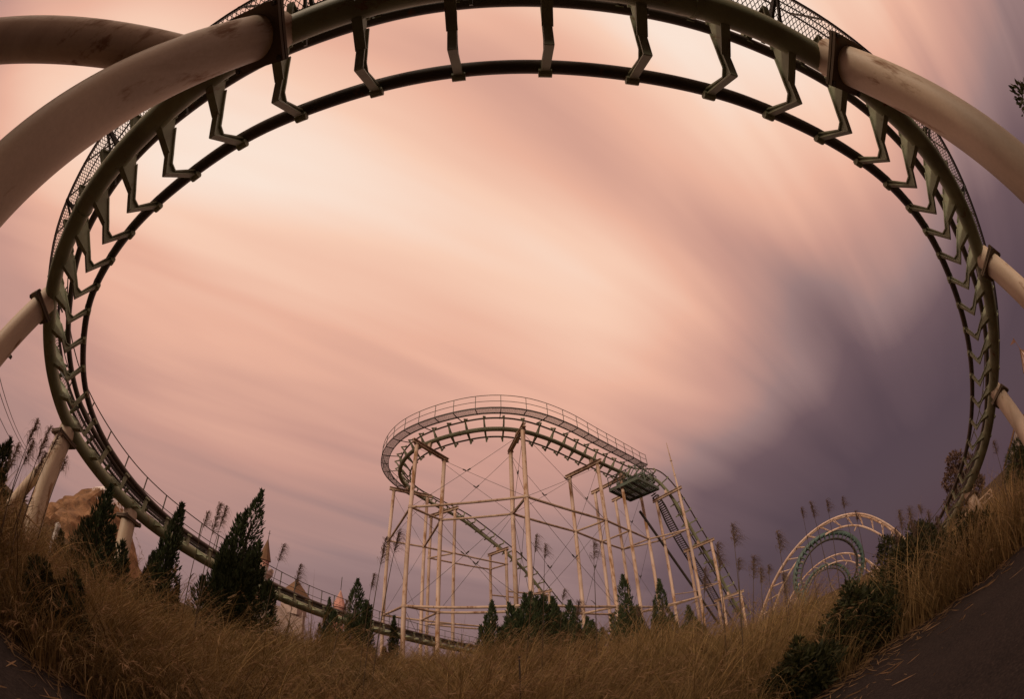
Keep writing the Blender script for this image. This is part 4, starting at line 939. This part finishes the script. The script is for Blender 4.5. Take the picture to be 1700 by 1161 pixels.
# ------------------------------------------------------------------ dry grass (nobody could count it)
ex_, ey_ = EDGE[:, 0], EDGE[:, 1]
def edge_y(x): return np.interp(x, ex_, ey_)
def grass(name, n_tuss, per, rmin, rmax, hmin, hmax, wmin, wmax, label, spread=0.16, power=1.0, K=7, azr=(-88, 86), fan=0.45, plume=0.0):
    r = rmin + (rmax - rmin) * rng.random(n_tuss) ** power; az = np.radians(rng.uniform(azr[0], azr[1], n_tuss))
    tx, ty = r * np.sin(az), r * np.cos(az)
    ok = ty > edge_y(tx) + rng.uniform(-0.1, 0.3, n_tuss); tx, ty = tx[ok], ty[ok]
    for qx, qy, qr in ((5.0, 5.15, 0.6), (6.7, 5.2, 0.7), (8.3, 5.9, 0.7), (7.7, 4.1, 0.5), (9.6, 8.0, 0.8), (11.8, 8.2, 0.7), (3.4, 4.75, 0.4), (-4.6, 2.3, 0.45)):
        kp = np.hypot(tx - qx, ty - qy) > qr; tx, ty = tx[kp], ty[kp]
    patch = 0.5 + 0.5 * np.sin(tx * 1.1 + 2 * np.sin(ty * 0.6 + 1)) * np.sin(ty * 0.9 + 1.7 * np.sin(tx * 0.5))
    M_ = len(tx); N = M_ * per
    rep = lambda q: np.repeat(q, per)
    hx, hy, pt = rep(tx), rep(ty), rep(patch); tuft = rep(rng.normal(0, 1, M_)); wind = rep(rng.normal(0.1, 0.45, M_)); th = rep(np.clip(rng.normal(0.9, 0.2, M_), 0.4, 1.3))
    a = rng.uniform(0, 2 * np.pi, N); rr = spread * np.sqrt(rng.random(N)); bx, by = hx + rr * np.cos(a), hy + rr * np.sin(a); bz = ground_z(bx, by)
    L = rng.uniform(hmin, hmax, N) * th * (0.60 + 0.62 * pt)
    ang = wind + rng.normal(0, 0.55, N); out = rng.random(N) < fan; ang = np.where(out, a + rng.normal(0, 0.3, N), ang)
    dx, dy = np.cos(ang), np.sin(ang); lean = rng.uniform(0.03, 0.35, N) + 0.35 * rr / spread * out; curl = rng.gamma(2.2, 0.55, N) + 0.3
    wd = rng.uniform(wmin, wmax, N); P = np.zeros((N, K, 2, 3)); px, pz = np.zeros(N), np.zeros(N); fa = rng.uniform(0, 2 * np.pi, N); sx, sy = np.cos(fa), np.sin(fa)
    Q = []
    for j in range(K):
        t = j / (K - 1)
        if j:
            tm = (j - 0.5) / (K - 1); th_ = lean + curl * tm ** 1.8
            px = px + L / (K - 1) * np.sin(th_); pz = pz + L / (K - 1) * np.cos(th_)
        w = wd * (1.0 - 0.92 * t ** 1.6) * 0.5
        c = np.stack([bx + dx * px, by + dy * px, bz - 0.02 + pz], 1); s_ = np.stack([sx * w, sy * w, np.zeros(N)], 1)
        P[:, j, 0] = c - s_; P[:, j, 1] = c + s_; Q.append(c)
    tint = np.clip(0.30 + 0.14 * tuft + 0.25 * (pt - 0.5) + rng.gamma(1.2, 0.14, N), 0, 1)
    o = strips(name, 'grass_blades', P, None, (0, 0, 0), tint); o['kind'] = 'stuff'; o['label'] = label; o['category'] = 'grass'
    if plume > 0:      # soft drooping seed heads on part of the stalks
        pick = np.where((rng.random(N) < plume) & (L > hmin * 0.8))[0]; per2 = 14; n2 = len(pick) * per2
        c0, c1 = np.repeat(Q[K - 3][pick], per2, 0), np.repeat(Q[K - 1][pick], per2, 0); q = rng.random(n2)[:, None]
        C0 = c0 + (c1 - c0) * q; D = unit(c1 - c0) + rng.normal(0, 0.35, (n2, 3)) + np.array([0, 0, -0.25]); LL = rng.uniform(0.05, 0.11, n2)
        o = strips(name.replace('grass', 'seed_heads'), 'seed_heads', leaflets(C0, D, LL, LL * 0.10), None, (0, 0, 0)); o['kind'] = 'stuff'; o['label'] = 'soft pale drooping seed heads on the tall grass'; o['category'] = 'grass'
grass('tall_grass', 1500, 34, 2.0, 7.5, 0.8, 1.55, 0.007, 0.017, 'tall dry golden grass bending in the wind beside the path', 0.24, 0.75, 9, fan=0.5, plume=0.05)
grass('meadow_grass', 2600, 20, 7.0, 15.0, 0.9, 1.6, 0.013, 0.028, 'dry brown meadow grass on the low rise', 0.34, 0.8, 7, plume=0.04)
grass('far_grass', 2600, 9, 14.5, 34.0, 0.9, 1.5, 0.03, 0.06, 'distant dry grass round the coaster footings', 0.45, 0.7, 5)
grass('verge_grass', 1500, 12, 1.6, 7.6, 0.12, 0.42, 0.005, 0.010, 'short matted dry grass along the path edge', 0.15, 1.0, 5)

grass('silver_grass', 240, 110, 3.4, 11.5, 1.25, 2.1, 0.008, 0.019, 'large arching fountains of dry silver grass standing above the meadow', 0.20, 0.8, 10, (-80, 62), 0.72, 0.16)
# straw and dead leaves lying on the asphalt near the verge
n = 2600; sx_ = rng.uniform(-9, 10, n); d_ = rng.gamma(1.3, 0.35, n); sy_ = edge_y(sx_) - d_ + 0.15
C0 = np.stack([sx_, sy_, ground_z(sx_, sy_) + 0.022 + rng.uniform(0, 0.02, n)], 1); a_ = rng.uniform(0, 2 * np.pi, n)
LL = rng.uniform(0.04, 0.34, n); D = np.stack([np.cos(a_), np.sin(a_), rng.normal(0.03, 0.05, n)], 1)
o = strips('fallen_straw', 'seed_heads', leaflets(C0, D, LL, np.minimum(LL * 0.12, 0.016)), None, (0, 0, 0)); o['kind'] = 'stuff'; o['label'] = 'dead straw scattered on the asphalt along the verge'; o['category'] = 'straw'
